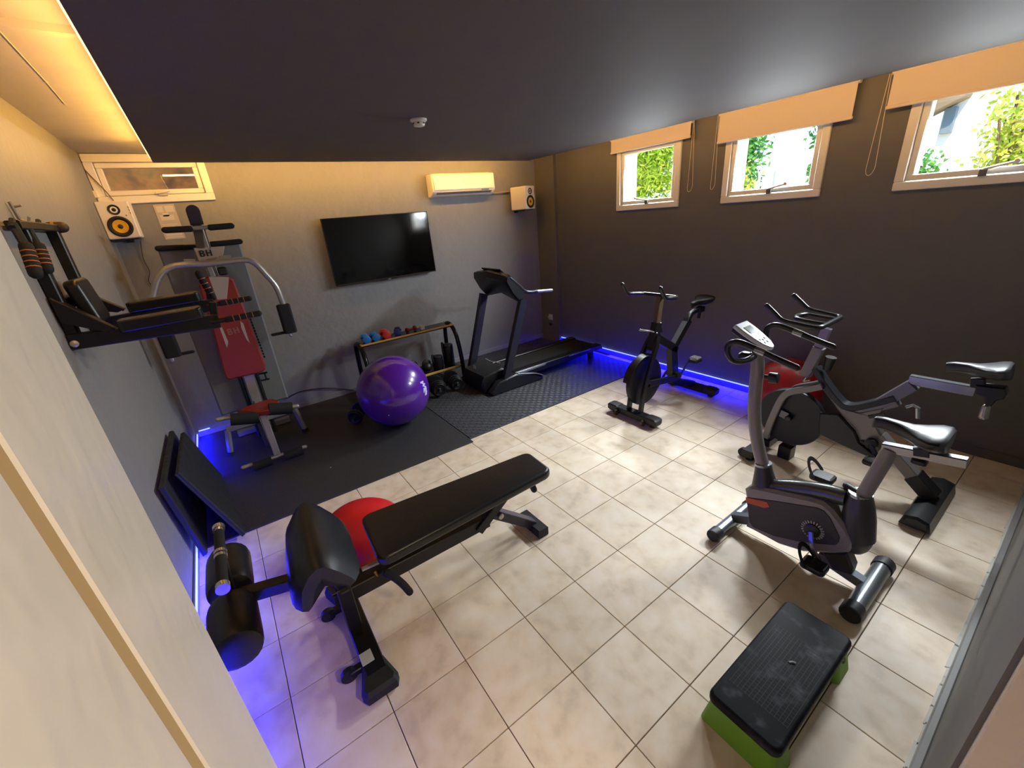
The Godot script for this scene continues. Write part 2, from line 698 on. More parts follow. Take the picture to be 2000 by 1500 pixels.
const SOF := [-0.843, 2.549, -2.693, 1.25, 2.285, 2.337] # left, right, back, front, underside, top
func ceiling() -> void:
	var g := Geo.new()
	span(g, Vector3(XL - 0.2, HC, ZB - 0.2), Vector3(XR + 0.24, HC + 0.25, ZF + 0.23), 0.0)
	var c := struct("ceiling", g, m_ceiling, "cream plaster ceiling above the dropped panel")
	g = Geo.new()
	var p := W(75, 50, 1, HC)
	prism(g, [Vector3(XL, HC, p.z - 0.035), Vector3(XL, HC - 0.018, p.z - 0.02), Vector3(XL, HC - 0.018, p.z + 0.02), Vector3(XL, HC, p.z + 0.035)], Vector3(XR - XL, 0, 0), 0.001)
	part(c, "joint_cover", g, m_ceiling)
	g = Geo.new()
	span(g, Vector3(SOF[0], SOF[4], SOF[2]), Vector3(SOF[1], SOF[5], SOF[3]), 0.002)
	struct("ceiling_panel", g, m_soffit, "large dark grey dropped ceiling panel edged with light strips")
	g = Geo.new()
	for q in [Vector3(0.2, 0, -2), Vector3(2, 0, -2), Vector3(0.2, 0, 0.2), Vector3(2, 0, 0.2)]:
		span(g, q + Vector3(-0.05, SOF[5], -0.05), q + Vector3(0.05, HC, 0.05), 0.0)
	struct("ceiling_hanger", g, m_ceiling)
	# warm strips on the sides of the panel
	var y := 2.318
	var warm := Color(1.0, 0.74, 0.36)
	var runs := [["left", Vector3(SOF[0], y, (SOF[2] + SOF[3]) * 0.5), Vector3(-1, 0, 0), SOF[3] - SOF[2]],
		["back", Vector3((SOF[0] + SOF[1]) * 0.5, y, SOF[2]), Vector3(0, 0, -1), SOF[1] - SOF[0]],
		["right", Vector3(SOF[1], y, (SOF[2] + SOF[3]) * 0.5), Vector3(1, 0, 0), SOF[3] - SOF[2]]]
	var says := {"left": "warm white light strip on panel edge beside the left wall", "back": "warm white light strip on panel edge above the television", "right": "warm white light strip on panel edge above the window blinds"}
	for r in runs:
		var n: Vector3 = r[2]
		var along := n.cross(Vector3.UP).abs()
		g = Geo.new()
		box(g, r[1] + n * 0.0055, along * (r[3] - 0.01) + n.abs() * 0.009 + Vector3(0, 0.012, 0), Basis(), 0.001)
		single("led_strip", g, glow(Color(1.0, 0.84, 0.5), 3.5), r[1], says[r[0]], "light strip", "warm light strips round the ceiling panel")
		area(r[1] + n * 0.013, n, Vector2(r[3] - 0.02, 0.012), warm, WARM * r[3] / 4.0 * {"right": 0.36, "left": 0.92, "back": 1.1}[r[0]], "warm_strip_light")
	# blue strips along the skirting
	var blue := Color(0.03, 0.02, 1.0)
	var ys := 0.07
	for r in [[Vector3(XR - 0.02, ys, -1.47), Vector3(-1, 0, 0), 2.7, "blue light strip along the skirting of the window wall"],
			[Vector3(XL + 0.02, ys, -1.05), Vector3(1, 0, 0), 4.1, "blue light strip along the skirting behind the leaning mats"],
			[Vector3(XL + 0.075, ys, ZB + 0.02), Vector3(0, 0, 1), 0.09, "short blue light strip in the corner behind the multi gym"]]:
		var n: Vector3 = r[1]
		var along := n.cross(Vector3.UP).abs()
		g = Geo.new()
		box(g, r[0], along * r[2] + n.abs() * 0.008 + Vector3(0, 0.009, 0), Basis(), 0.001)
		single("blue_led_strip", g, glow(Color(0.42, 0.5, 1.0), 3.0), r[0], r[3], "light strip", "blue light strips along the skirting")
		area(r[0] + n * 0.006 - Vector3(0, 0.006, 0), n * 0.3 + Vector3(0, -1, 0), Vector2(r[2], 0.008), blue, BLUE * r[2] * (1.4 if n.x > 0.5 else 1.0), "blue_strip_light")
	# smoke detector on the panel
	var s := W(817, 233, 1, SOF[4])
	var sd := thing("smoke_detector", "small round white smoke detector under the dark ceiling panel", "smoke detector", s)
	g = Geo.new()
	lathe(g, s, Vector3.DOWN, [[0.048, 0.0], [0.048, 0.008], [0.04, 0.014], [0.03, 0.016]])
	part(sd, "base", g, M("cfc9c0", 0.5))
	g = Geo.new()
	lathe(g, s, Vector3.DOWN, [[0.03, 0.014], [0.034, 0.022], [0.03, 0.034], [0.012, 0.038], [0.0, 0.038]])
	part(sd, "cap", g, M("d6d0c6", 0.45))
	for k in 6:
		var a := TAU * k / 6
		g = Geo.new()
		box(g, s + Vector3(cos(a) * 0.032, -0.022, sin(a) * 0.032), Vector3(0.008, 0.007, 0.012), Basis(Vector3.UP, -a), 0.001)
		part(sd, "vent", g, M("2a2521", 0.7))
	# wiring on the ceiling
	g = Geo.new()
	var a0 := W(0, 62, 1, HC - 0.0012)
	var a1 := W(90, 160, 1, HC - 0.0012)
	var a2 := W(128, 205, 1, HC - 0.0012)
	tube(g, [a0 + Vector3(0, 0, 0.4), a0, a1], 0.002, 6)
	tube(g, [a1, a2], 0.002, 6)
	ball(g, a1, Vector3(0.007, 0.004, 0.012), 8)
	single("ceiling_cable", g, m_ceiling, a1, "painted-over cable clipped along the cream ceiling", "cable")

# ---------- windows
func frame_bars(g: Geo, z0: float, z1: float, y0: float, y1: float, x0: float, x1: float, w: float) -> void:
	span(g, Vector3(x0, y0, z0), Vector3(x1, y0 + w, z1), 0.004)
	span(g, Vector3(x0, y1 - w, z0), Vector3(x1, y1, z1), 0.004)
	span(g, Vector3(x0, y0 + w, z0), Vector3(x1, y1 - w, z0 + w), 0.004)
	span(g, Vector3(x0, y0 + w, z1 - w), Vector3(x1, y1 - w, z1), 0.004)

func windows() -> void:
	var paint := M("e6e1d8", 0.4)
	var glass := StandardMaterial3D.new()
	glass.albedo_color = Color(0.02, 0.03, 0.03, 0.05)
	glass.transparency = BaseMaterial3D.TRANSPARENCY_ALPHA
	glass.roughness = 0.02
	var k := 0
	for w in WIN:
		k += 1
		var base := Vector3(XR, 1.68, (w[0] + w[1]) * 0.5)
		var o := Node3D.new()
		o.name = "window_%d" % k
		add_child(o)
		o.position = base
		org[o] = base
		tag(o, ["small high window with bamboo outside", "small high window with a garden chair outside", "small high window with a white house outside"][k - 1], "", "", "structure")
		var g := Geo.new()
		frame_bars(g, w[0], w[1], 1.68, 2.30, XR - 0.018, XR + 0.06, 0.052)
		part(o, "frame", g, paint)
		g = Geo.new()
		frame_bars(g, w[0] + 0.055, w[1] - 0.055, 1.735, 2.245, XR - 0.004, XR + 0.045, 0.036)
		part(o, "sash", g, paint)
		g = Geo.new()
		span(g, Vector3(XR + 0.02, 1.765, w[0] + 0.085), Vector3(XR + 0.026, 2.215, w[1] - 0.085), 0.0)
		part(o, "pane", g, glass)
		g = Geo.new()
		var zm: float = base.z + 0.02
		span(g, Vector3(XR - 0.03, 1.728, zm - 0.018), Vector3(XR - 0.004, 1.768, zm + 0.018), 0.003)
		var ht := part(o, "latch", g, M("77716a", 0.35, 0.6))
		g = Geo.new()
		bar(g, [Vector3(XR - 0.026, 1.766, zm), Vector3(XR - 0.04, 1.79, zm + 0.125 * w[5])], 0.022, 0.014)
		tube(g, [Vector3(XR - 0.05, 1.79, zm + 0.125 * w[5]), Vector3(XR - 0.03, 1.79, zm + 0.125 * w[5])], 0.012, 12)
		part(ht, "lever", g, paint)
		g = Geo.new()
		for s in [[w[0] + 0.04, w[0] + 0.052], [w[1] - 0.052, w[1] - 0.04]]:
			span(g, Vector3(XR + 0.06, 1.72, s[0]), Vector3(XR + 0.25, 2.27, s[1]), 0.0)
		span(g, Vector3(XR + 0.06, 1.72, w[0] + 0.04), Vector3(XR + 0.27, 1.735, w[1] - 0.04), 0.0)
		part(o, "reveal", g, M("eeeeea", 0.8))
		# roller blind
		var says: String = ["cream roller blind drawn down least, at window nearest far corner", "cream roller blind on the middle window", "cream roller blind over the window showing the white house"][k - 1]
		var b := thing("roller_blind", says, "blind", Vector3(XR, w[2], (w[3] + w[4]) * 0.5), "roller blinds")
		g = Geo.new()
		span(g, Vector3(XR - 0.055, w[2] + 0.01, w[3]), Vector3(XR - 0.053, 2.36, w[4]), 0.0)
		part(b, "fabric", g, M("d3c4b2", 0.85))
		g = Geo.new()
		span(g, Vector3(XR - 0.061, w[2], w[3] - 0.006), Vector3(XR - 0.047, w[2] + 0.02, w[4] + 0.006), 0.005)
		part(b, "bottom_bar", g, M("d3c4b2", 0.6))
		g = Geo.new()
		tube(g, [Vector3(XR - 0.04, 2.37, w[3] - 0.01), Vector3(XR - 0.04, 2.37, w[4] + 0.01)], 0.022, 14)
		part(b, "roller", g, M("d9cbb6", 0.6))
		g = Geo.new()
		var zc: float = w[4] + 0.018 if k == 1 else w[3] - 0.022
		var low := 1.80 if k < 3 else 1.79
		var cord := []
		for i in 25:
			var a := PI * i / 24.0
			cord.append(Vector3(XR - 0.03 - 0.012 * sin(a), low + 0.05 - 0.05 * sin(a), zc + 0.024 * cos(a) * (1.0 if k != 2 else 0.8)))
		var loop := [Vector3(XR - 0.04, 2.36, zc + 0.004)]
		loop.append_array(cord)
		loop.append(Vector3(XR - 0.04, 2.36, zc - 0.004))
		tube(g, loop, 0.002, 6)
		part(b, "cord", g, M("dccbb2", 0.6))
	# small window high in the back wall
	var bx0 := -1.277
	var bx1 := -0.515
	var base := Vector3((bx0 + bx1) * 0.5, 2.06, ZB)
	var o := Node3D.new()
	o.name = "window_4"
	add_child(o)
	o.position = base
	org[o] = base
	tag(o, "narrow window high in the corner above the loudspeaker", "", "", "structure")
	for q in [["frame", 0.0, 0.056, -0.05, 0.02], ["sash", 0.06, 0.036, -0.04, 0.006]]:
		var g := Geo.new()
		var x0: float = bx0 + q[1]
		var x1: float = bx1 - q[1]
		var y0: float = 2.062 + q[1]
		var y1: float = 2.412 - q[1]
		var wd: float = q[2]
		span(g, Vector3(x0, y0, ZB + q[3]), Vector3(x1, y0 + wd, ZB + q[4]), 0.004)
		span(g, Vector3(x0, y1 - wd, ZB + q[3]), Vector3(x1, y1, ZB + q[4]), 0.004)
		span(g, Vector3(x0, y0 + wd, ZB + q[3]), Vector3(x0 + wd, y1 - wd, ZB + q[4]), 0.004)
		span(g, Vector3(x1 - wd, y0 + wd, ZB + q[3]), Vector3(x1, y1 - wd, ZB + q[4]), 0.004)
		part(o, q[0], g, paint)
	var g := Geo.new()
	span(g, Vector3(bx0 + 0.09, 2.15, ZB - 0.026), Vector3(bx1 - 0.09, 2.325, ZB - 0.02), 0.0)
	part(o, "pane", g, glass)
	g = Geo.new()
	var hp := W(318, 377, 2, ZB + 0.02)
	span(g, hp + Vector3(-0.03, -0.022, -0.015), hp + Vector3(0.03, -0.006, 0.012), 0.003)
	var lt := part(o, "latch", g, M("c7bda9", 0.4))
	g = Geo.new()
	bar(g, [hp + Vector3(-0.045, 0.0, 0.012), hp + Vector3(0.05, 0.014, 0.02)], 0.02, 0.016)
	part(lt, "lever", g, paint)

# ---------- outside
func shrub(called: String, label: String, at: Vector3, spread: Vector3, n: int, cols: Array, leaf: Vector2, seed_: int, trunk := 0.02) -> void:
	var rng := RandomNumberGenerator.new()
	rng.seed = seed_
	var o := thing(called, label, "shrub", at, "plants outside the windows")
	var g := Geo.new()
	var stems := []
	for k in 7:
		var tip := at + Vector3(rng.randf_range(-0.7, 0.7) * spread.x, spread.y * rng.randf_range(0.7, 1.0), rng.randf_range(-0.7, 0.7) * spread.z)
		var mid := at.lerp(tip, 0.5) + Vector3(rng.randf_range(-0.1, 0.1), 0.05, rng.randf_range(-0.1, 0.1)) * spread.x
		stems.append([at, mid, tip])
		tube(g, curve([at, mid, tip], 3), trunk * 0.5, 5)
	part(o, "stems", g, M("6d5a3c", 0.8))
	for c in cols.size():
		g = Geo.new()
		for i in n / cols.size():
			var s: Array = stems[rng.randi() % 7]
			var t := rng.randf_range(0.15, 1.0)
			var p: Vector3 = s[0].lerp(s[1], t * 2) if t < 0.5 else s[1].lerp(s[2], t * 2 - 1)
			p += Vector3(rng.randfn(), rng.randfn() * 0.8, rng.randfn()) * 0.26 * spread
			p.y = maxf(p.y, at.y + 0.02)
			var d := Vector3(rng.randfn(), rng.randfn() - 0.3, rng.randfn()).normalized() * leaf.x * rng.randf_range(0.6, 1.2)
			var sd := d.cross(Vector3(rng.randfn(), rng.randfn(), rng.randfn())).normalized() * leaf.y * 0.5
			g.tri(p, p + d * 0.5 + sd, p + d)
			g.tri(p, p + d, p + d * 0.5 - sd)
		var m := M(cols[c], 0.6).duplicate() as StandardMaterial3D
		m.cull_mode = BaseMaterial3D.CULL_DISABLED
		m.backlight_enabled = true
		m.backlight = Color(cols[c]) * 0.8
		var f := part(o, "foliage", g, m, "", 0.0)
		f.set_meta("kind", "stuff")

func garden() -> void:
	var g := Geo.new()
	span(g, Vector3(XR + 0.24, 0.9, -9), Vector3(16, 1.42, 9), 0.0)
	struct("floor_garden", g, tri_mat(ramp_texture(noise_image(8, 0.03, 256, 4), [[0.0, Color("a9a27e")], [0.5, Color("c9c4a8")], [1.0, Color("8fa25a")]]), 0.4, 0.9), "pale garden ground outside the windows")
	var bam := ["a9c52e", "c7d84a", "8fb022"]
	var grn := ["5d9a3c", "7fb457", "4b8a33"]
	var yel := ["c6cf45", "a3bd3a", "dcd66a"]
	shrub("bamboo_clump", "tall yellow-green bamboo filling the window nearest the corner", Vector3(5.3, 1.42, -3.2), Vector3(0.5, 1.6, 0.65), 8000, bam, Vector2(0.13, 0.025), 1)
	shrub("bamboo_clump", "yellow-green bamboo behind the taller bamboo clump", Vector3(7.4, 1.42, -5.6), Vector3(0.5, 2.0, 0.6), 5000, bam, Vector2(0.13, 0.025), 2)
	shrub("flowering_shrub", "low white-flowered shrub in front of the bamboo", Vector3(4.2, 1.42, -2.2), Vector3(0.16, 0.36, 0.22), 900, ["f2f2ee", "b7c27a"], Vector2(0.045, 0.03), 3)
	shrub("leafy_tree", "dark green tree behind the white garden chair", Vector3(7.2, 1.42, -2.85), Vector3(0.6, 2.0, 0.55), 7000, grn, Vector2(0.11, 0.05), 4, 0.08)
	shrub("leafy_tree", "mid green tree beside the white house", Vector3(7.8, 1.42, -1.55), Vector3(0.5, 1.7, 0.45), 6000, grn, Vector2(0.11, 0.05), 5, 0.08)
	shrub("leafy_shrub", "yellow-green shrub left of the white garden chair", Vector3(5.0, 1.42, -1.75), Vector3(0.3, 0.55, 0.35), 3000, yel, Vector2(0.06, 0.03), 6)
	shrub("leafy_shrub", "low green shrub under the white house wall", Vector3(5.3, 1.42, -0.05), Vector3(0.3, 0.48, 0.3), 2500, grn, Vector2(0.06, 0.035), 7)
	shrub("leafy_shrub", "tall yellow-green shrub in front of the white house", Vector3(5.0, 1.42, 0.78), Vector3(0.2, 1.0, 0.3), 2600, yel, Vector2(0.06, 0.03), 8)
	# garden chair
	var c := thing("garden_lounger", "white garden lounger with a raised back on the grass", "lounger", Vector3(5.6, 1.42, -1.35))
	var wh := M("f4f4f2", 0.5)
	var x0 := 5.45
	g = Geo.new()
	var a := W(1500, 334, 0, 5.6)
	var b := W(1560, 328, 0, 5.6)
	var e := W(1581, 292, 0, 5.6)
	bar(g, [a, b], 0.4, 0.03)
	part(c, "seat", g, wh)
	g = Geo.new()
	bar(g, [b, e], 0.4, 0.025)
	part(c, "backrest", g, wh)
	for q in [a, b]:
		for s in [-0.2, 0.2]:
			g = Geo.new()
			bar(g, [q + Vector3(s, 0, 0), Vector3(q.x + s, 1.42, q.z)], 0.025, 0.025, Vector3.RIGHT)
			part(c, "leg", g, wh)
	# neighbouring house
	var h := thing("house", "white rendered house with a brown eave beyond the garden", "house", Vector3(9.0, 1.42, 1.0))
	g = Geo.new()
	span(g, Vector3(8.6, 1.42, -0.55), Vector3(12.0, 4.2, 8.0), 0.0)
	part(h, "wall", g, M("f1efe9", 0.85))
	g = Geo.new()
	prism(g, [Vector3(8.3, 2.53, -0.77), Vector3(8.3, 2.735, -0.305), Vector3(8.3, 3.5, -0.1), Vector3(8.3, 3.5, -0.9)], Vector3(0.35, 0, 0), 0.002)
	part(h, "eave", g, M("8a7558", 0.8))
	g = Geo.new()
	var d0 := W(1842, 262, 0, 8.58)
	var d1 := W(1850, 212, 0, 8.58)
	span(g, Vector3(8.5, d0.y, d0.z - 0.03), Vector3(8.6, d1.y, d0.z + 0.09), 0.004)
	part(h, "shutter", g, M("6f8088", 0.6))
	# earth bank close behind the back window
	g = Geo.new()
	span(g, Vector3(XL - 0.2, 1.5, ZB - 1.1), Vector3(1.0, 3.2, ZB - 0.75), 0.0)
	struct("wall_bank", g, tri_mat(ramp_texture(noise_image(18, 0.02, 256, 5), [[0.0, Color("5d3f1c")], [0.5, Color("9a6428")], [1.0, Color("6b5a20")]]), 0.9, 0.95), "brown earth bank behind the small back window")

# ---------- things on the walls
func speaker(label: String, c: Vector3, turn: float) -> void:
	var b := Basis(Vector3.UP, turn)
	var o := thing("loudspeaker", label, "loudspeaker", c, "white loudspeakers in the corners")
	var s := Vector3(0.19, 0.262, 0.235)
	var f := c + b * Vector3(0, 0, s.z * 0.5)
	var fw := b * Vector3(0, 0, 1)
	var g := Geo.new()
	box(g, c, s, b, 0.006)
	part(o, "cabinet", g, M("e4ddd0", 0.5))
	var blk := M("17130f", 0.5)
	g = Geo.new()
	lathe(g, f + b * Vector3(0, 0.072, -0.002), fw, [[0.036, 0.0], [0.036, 0.005], [0.032, 0.006], [0.02, 0.001], [0.013, 0.002], [0.008, 0.006], [0.0, 0.007]])
	part(o, "tweeter", g, blk)
	g = Geo.new()
	lathe(g, f + b * Vector3(0, -0.045, -0.002), fw, [[0.074, 0.0], [0.074, 0.006], [0.068, 0.009], [0.058, 0.009], [0.05, 0.004], [0.046, 0.003]], 28)
	var wf := part(o, "woofer", g, blk)
	g = Geo.new()
	lathe(g, f + b * Vector3(0, -0.045, 0.0), fw, [[0.047, 0.003], [0.045, 0.006], [0.02, 0.001], [0.0, 0.001]], 28)
	part(wf, "cone", g, M("e0a812", 0.45), "yellow cone")
	g = Geo.new()
	ball(g, f + b * Vector3(0, -0.045, 0.0), Vector3(0.018, 0.018, 0.008), 14, b)
	part(wf, "dust_cap", g, M("3a3129", 0.5))
	g = Geo.new()
	box(g, f + b * Vector3(0.058, 0.03, 0.0), Vector3(0.007, 0.007, 0.004), b, 0.001)
	part(o, "indicator", g, M("2a211a", 0.4))
	for k in 3:
		g = Geo.new()
		box(g, f + b * Vector3(0.087, 0.085 - 0.02 * k, 0.0005), Vector3(0.004, 0.014, 0.002), b, 0.0005)
		part(o, "port", g, blk)
	g = Geo.new()
	box(g, c + Vector3(0, -s.y * 0.5 - 0.005, 0), Vector3(0.15, 0.008, 0.19), b, 0.001)
	box(g, Vector3(c.x, c.y - 0.1, ZB + 0.01), Vector3(0.05, 0.12, 0.016), Basis(), 0.002)
	box(g, Vector3(c.x, c.y - s.y * 0.5 - 0.009, (c.z + ZB) * 0.5), Vector3(0.03, 0.012, c.z - ZB), Basis(), 0.002)
	part(o, "bracket", g, M("221f1d", 0.5))

func cable(label: String, pts: Array, r: float, col: String) -> void:
	var g := Geo.new()
	var c := curve(pts, 5)
	tube(g, c, r, 6)
	single("cable", g, M(col, 0.6), pts[0], label, "cable")

func wall_fixtures() -> void:
	# television
	var c := Vector3(0.848, 1.5225, -3.12)
	var tb := Basis(Vector3.RIGHT, deg_to_rad(-1.0))
	var o := thing("television", "large black flat television on the grey wall", "television", c)
	var g := Geo.new()
	var blk := M("0c0c0d", 0.3)
	for q in [[Vector3(0, 0.322, 0), Vector3(1.134, 0.008, 0.03)], [Vector3(0, -0.32, 0), Vector3(1.134, 0.012, 0.03)], [Vector3(-0.563, 0, 0), Vector3(0.008, 0.644, 0.03)], [Vector3(0.563, 0, 0), Vector3(0.008, 0.644, 0.03)]]:
		box(g, c + tb * (q[0] + Vector3(0, 0, -0.013)), q[1], tb, 0.002)
	part(o, "bezel", g, blk)
	g = Geo.new()
	box(g, c + tb * Vector3(0, 0, -0.01), Vector3(1.122, 0.634, 0.014), tb, 0.0005)
	part(o, "screen", g, M("060607", 0.07))
	g = Geo.new()
	box(g, c + tb * Vector3(0, -0.06, -0.04), Vector3(0.9, 0.46, 0.05), tb, 0.01)
	box(g, c + tb * Vector3(0, -0.325, -0.014), Vector3(0.2, 0.014, 0.02), tb, 0.003)
	part(o, "housing", g, blk)
	g = Geo.new()
	box(g, c + tb * Vector3(0, -0.331, 0.0), Vector3(0.035, 0.008, 0.008), tb, 0.002)
	part(o, "badge", g, M("8b8b8e", 0.3))
	g = Geo.new()
	box(g, Vector3(c.x, c.y, ZB + 0.011), Vector3(0.5, 0.3, 0.022), Basis(), 0.002)
	part(o, "wall_mount", g, M("1a1a1a", 0.5))
	# air conditioner
	var a0 := 1.49
	var aw := 0.82
	var wht := M("ece4d4", 0.4)
	o = thing("air_conditioner", "white split air conditioner unit high on the wall", "air conditioner", Vector3(a0 + aw * 0.5, 1.98, ZB))
	g = Geo.new()
	var prof := [Vector2(0.0, 2.213), Vector2(0.12, 2.213), Vector2(0.137, 2.205), Vector2(0.142, 2.05), Vector2(0.136, 2.03), Vector2(0.1, 1.995), Vector2(0.06, 1.982), Vector2(0.0, 1.98)]
	var pts := []
	for p in prof: pts.append(Vector3(a0, p.y, ZB + p.x))
	prism(g, pts, Vector3(aw, 0, 0), 0.008)
	part(o, "housing", g, wht)
	g = Geo.new()
	pts = []
	for p in [Vector2(0.14, 2.198), Vector2(0.15, 2.19), Vector2(0.155, 2.06), Vector2(0.15, 2.048), Vector2(0.14, 2.048)]: pts.append(Vector3(a0 + 0.02, p.y, ZB + p.x))
	prism(g, pts, Vector3(aw - 0.04, 0, 0), 0.004)
	part(o, "front_panel", g, wht)
	g = Geo.new()
	box(g, Vector3(a0 + aw * 0.5, 2.012, ZB + 0.118), Vector3(aw - 0.1, 0.006, 0.06), Basis(Vector3.RIGHT, deg_to_rad(-28)), 0.002)
	part(o, "louvre", g, M("8f8a85", 0.5))
	g = Geo.new()
	box(g, Vector3(a0 + 0.68, 2.04, ZB + 0.143), Vector3(0.1, 0.012, 0.004), Basis(), 0.001)
	part(o, "display", g, M("1c1a18", 0.3))
	for k in 5:
		g = Geo.new()
		box(g, Vector3(a0 + aw * 0.5, 2.215, ZB + 0.02 + 0.02 * k), Vector3(aw - 0.1, 0.004, 0.012), Basis(), 0.001)
		part(o, "grille_slat", g, wht)
	g = Geo.new()
	var pa := Vector3(a0 + aw - 0.02, 2.0, ZB + 0.02)
	tube(g, [pa, pa + Vector3(0.12, -0.004, 0), pa + Vector3(0.3, 0.006, 0)], 0.012, 8)
	part(o, "pipe", g, M("9a8d79", 0.6))
	# loudspeakers
	speaker("white loudspeaker with yellow cone below the small corner window", Vector3(-1.183, 1.938, -3.068), 0.0)
	speaker("white loudspeaker beside the air conditioner in the far corner", Vector3(2.69, 1.912, -3.03), deg_to_rad(14))
	# notice on the wall
	var p0 := W(298, 400, 2, ZB + 0.002)
	var p1 := W(363, 465, 2, ZB + 0.002)
	g = Geo.new()
	span(g, Vector3(p0.x, p1.y, ZB), Vector3(p1.x + 0.0, p0.y, ZB + 0.002), 0.0)
	var nt := thing("wall_notice", "pale sheet of paper with drawings taped above the multi gym", "poster", Vector3((p0.x + p1.x) * 0.5, p1.y, ZB))
	part(nt, "sheet", g, M("b5ada2", 0.6))
	var wd := p1.x - p0.x
	var ht := p0.y - p1.y
	for q in [[0.1, 0.78, 0.4, 0.95], [0.5, 0.78, 0.92, 0.95], [0.15, 0.55, 0.8, 0.7], [0.3, 0.66, 0.6, 0.76], [0.1, 0.42, 0.85, 0.44], [0.1, 0.37, 0.7, 0.39], [0.1, 0.1, 0.9, 0.16], [0.1, 0.04, 0.9, 0.08]]:
		g = Geo.new()
		span(g, Vector3(p0.x + wd * q[0], p1.y + ht * q[1], ZB + 0.001), Vector3(p0.x + wd * q[2], p1.y + ht * q[3], ZB + 0.0026), 0.0)
		part(nt, "print", g, M("cdc5b9", 0.6))
	# cables, sockets and wall hook
	cable("thin brown cable running down from the corner window to loudspeaker", [W(152, 300, 2, ZB + 0.025), W(160, 325, 2, ZB + 0.025), W(205, 372, 2, ZB + 0.03), W(222, 392, 2, ZB + 0.03)], 0.004, "7b5a3a")
	cable("thin dark cable hanging below the yellow-coned loudspeaker", [W(274, 470, 2, ZB + 0.02), W(280, 505, 2, ZB + 0.01), W(292, 530, 2, ZB + 0.01), W(290, 548, 2, ZB + 0.01), W(297, 558, 2, ZB + 0.01)], 0.003, "3a2c1e")
	cable("dark cable loop lying along the wall foot beside the multi gym", [W(560, 778, 2, ZB + 0.03), W(590, 764, 2, ZB + 0.03), W(640, 758, 2, ZB + 0.03), W(690, 762, 2, ZB + 0.03)], 0.006, "1a1a1a")
	g = Geo.new()
	var jp := W(186, 380, 2, ZB + 0.03)
	box(g, jp, Vector3(0.035, 0.05, 0.05), Basis(), 0.004)
	single("junction_box", g, M("e6dcc8", 0.5), jp, "small white junction box between corner window and loudspeaker", "junction box")
	var hk := thing("wall_hook", "small grey metal hook on the wall above the dip station", "hook", W(30, 415, 0, XL))
	g = Geo.new()
	var h0 := W(18, 394, 0, XL + 0.012)
	var h1 := W(38, 428, 0, XL + 0.012)
	bar(g, [h0, h1], 0.012, 0.01, Vector3.RIGHT)
	part(hk, "plate", g, M("8f877a", 0.4, 0.5))
	g = Geo.new()
	tube(g, [h1, h1 + Vector3(0.02, -0.012, 0), h1 + Vector3(0.028, 0.006, 0)], 0.005, 8)
	tube(g, [h0.lerp(h1, 0.3), h0.lerp(h1, 0.3) + Vector3(0.025, 0.004, 0)], 0.004, 8)
	part(hk, "prong", g, M("a59c8d", 0.35, 0.6))
	g = Geo.new()
	var sw := W(1052, 428, 2, ZB + 0.005)
	box(g, sw, Vector3(0.035, 0.12, 0.01), Basis(), 0.002)
	single("cable_cover", g, M("b5ada2", 0.5), sw, "short grey cable cover under the far corner loudspeaker", "cable cover")
	var sk := thing("wall_socket", "white wall socket with plug beside the treadmill end", "socket", W(1083, 658, 0, XR - 0.05))
	g = Geo.new()
	box(g, Vector3(XR - 0.049, 0.34, -3.0), Vector3(0.008, 0.08, 0.08), Basis(), 0.002)
	part(sk, "plate", g, M("d8d2ca", 0.4))
	g = Geo.new()
	lathe(g, Vector3(XR - 0.052, 0.34, -3.0), Vector3.LEFT, [[0.02, 0.0], [0.02, 0.03], [0.012, 0.04]], 12)
	part(sk, "plug", g, M("c4b6ac", 0.5))
	g = Geo.new()
	lathe(g, Vector3(XR - 0.052, 0.24, -3.0), Vector3.LEFT, [[0.022, 0.0], [0.022, 0.02], [0.01, 0.03]], 12)
	part(sk, "adapter", g, M("202428", 0.4))

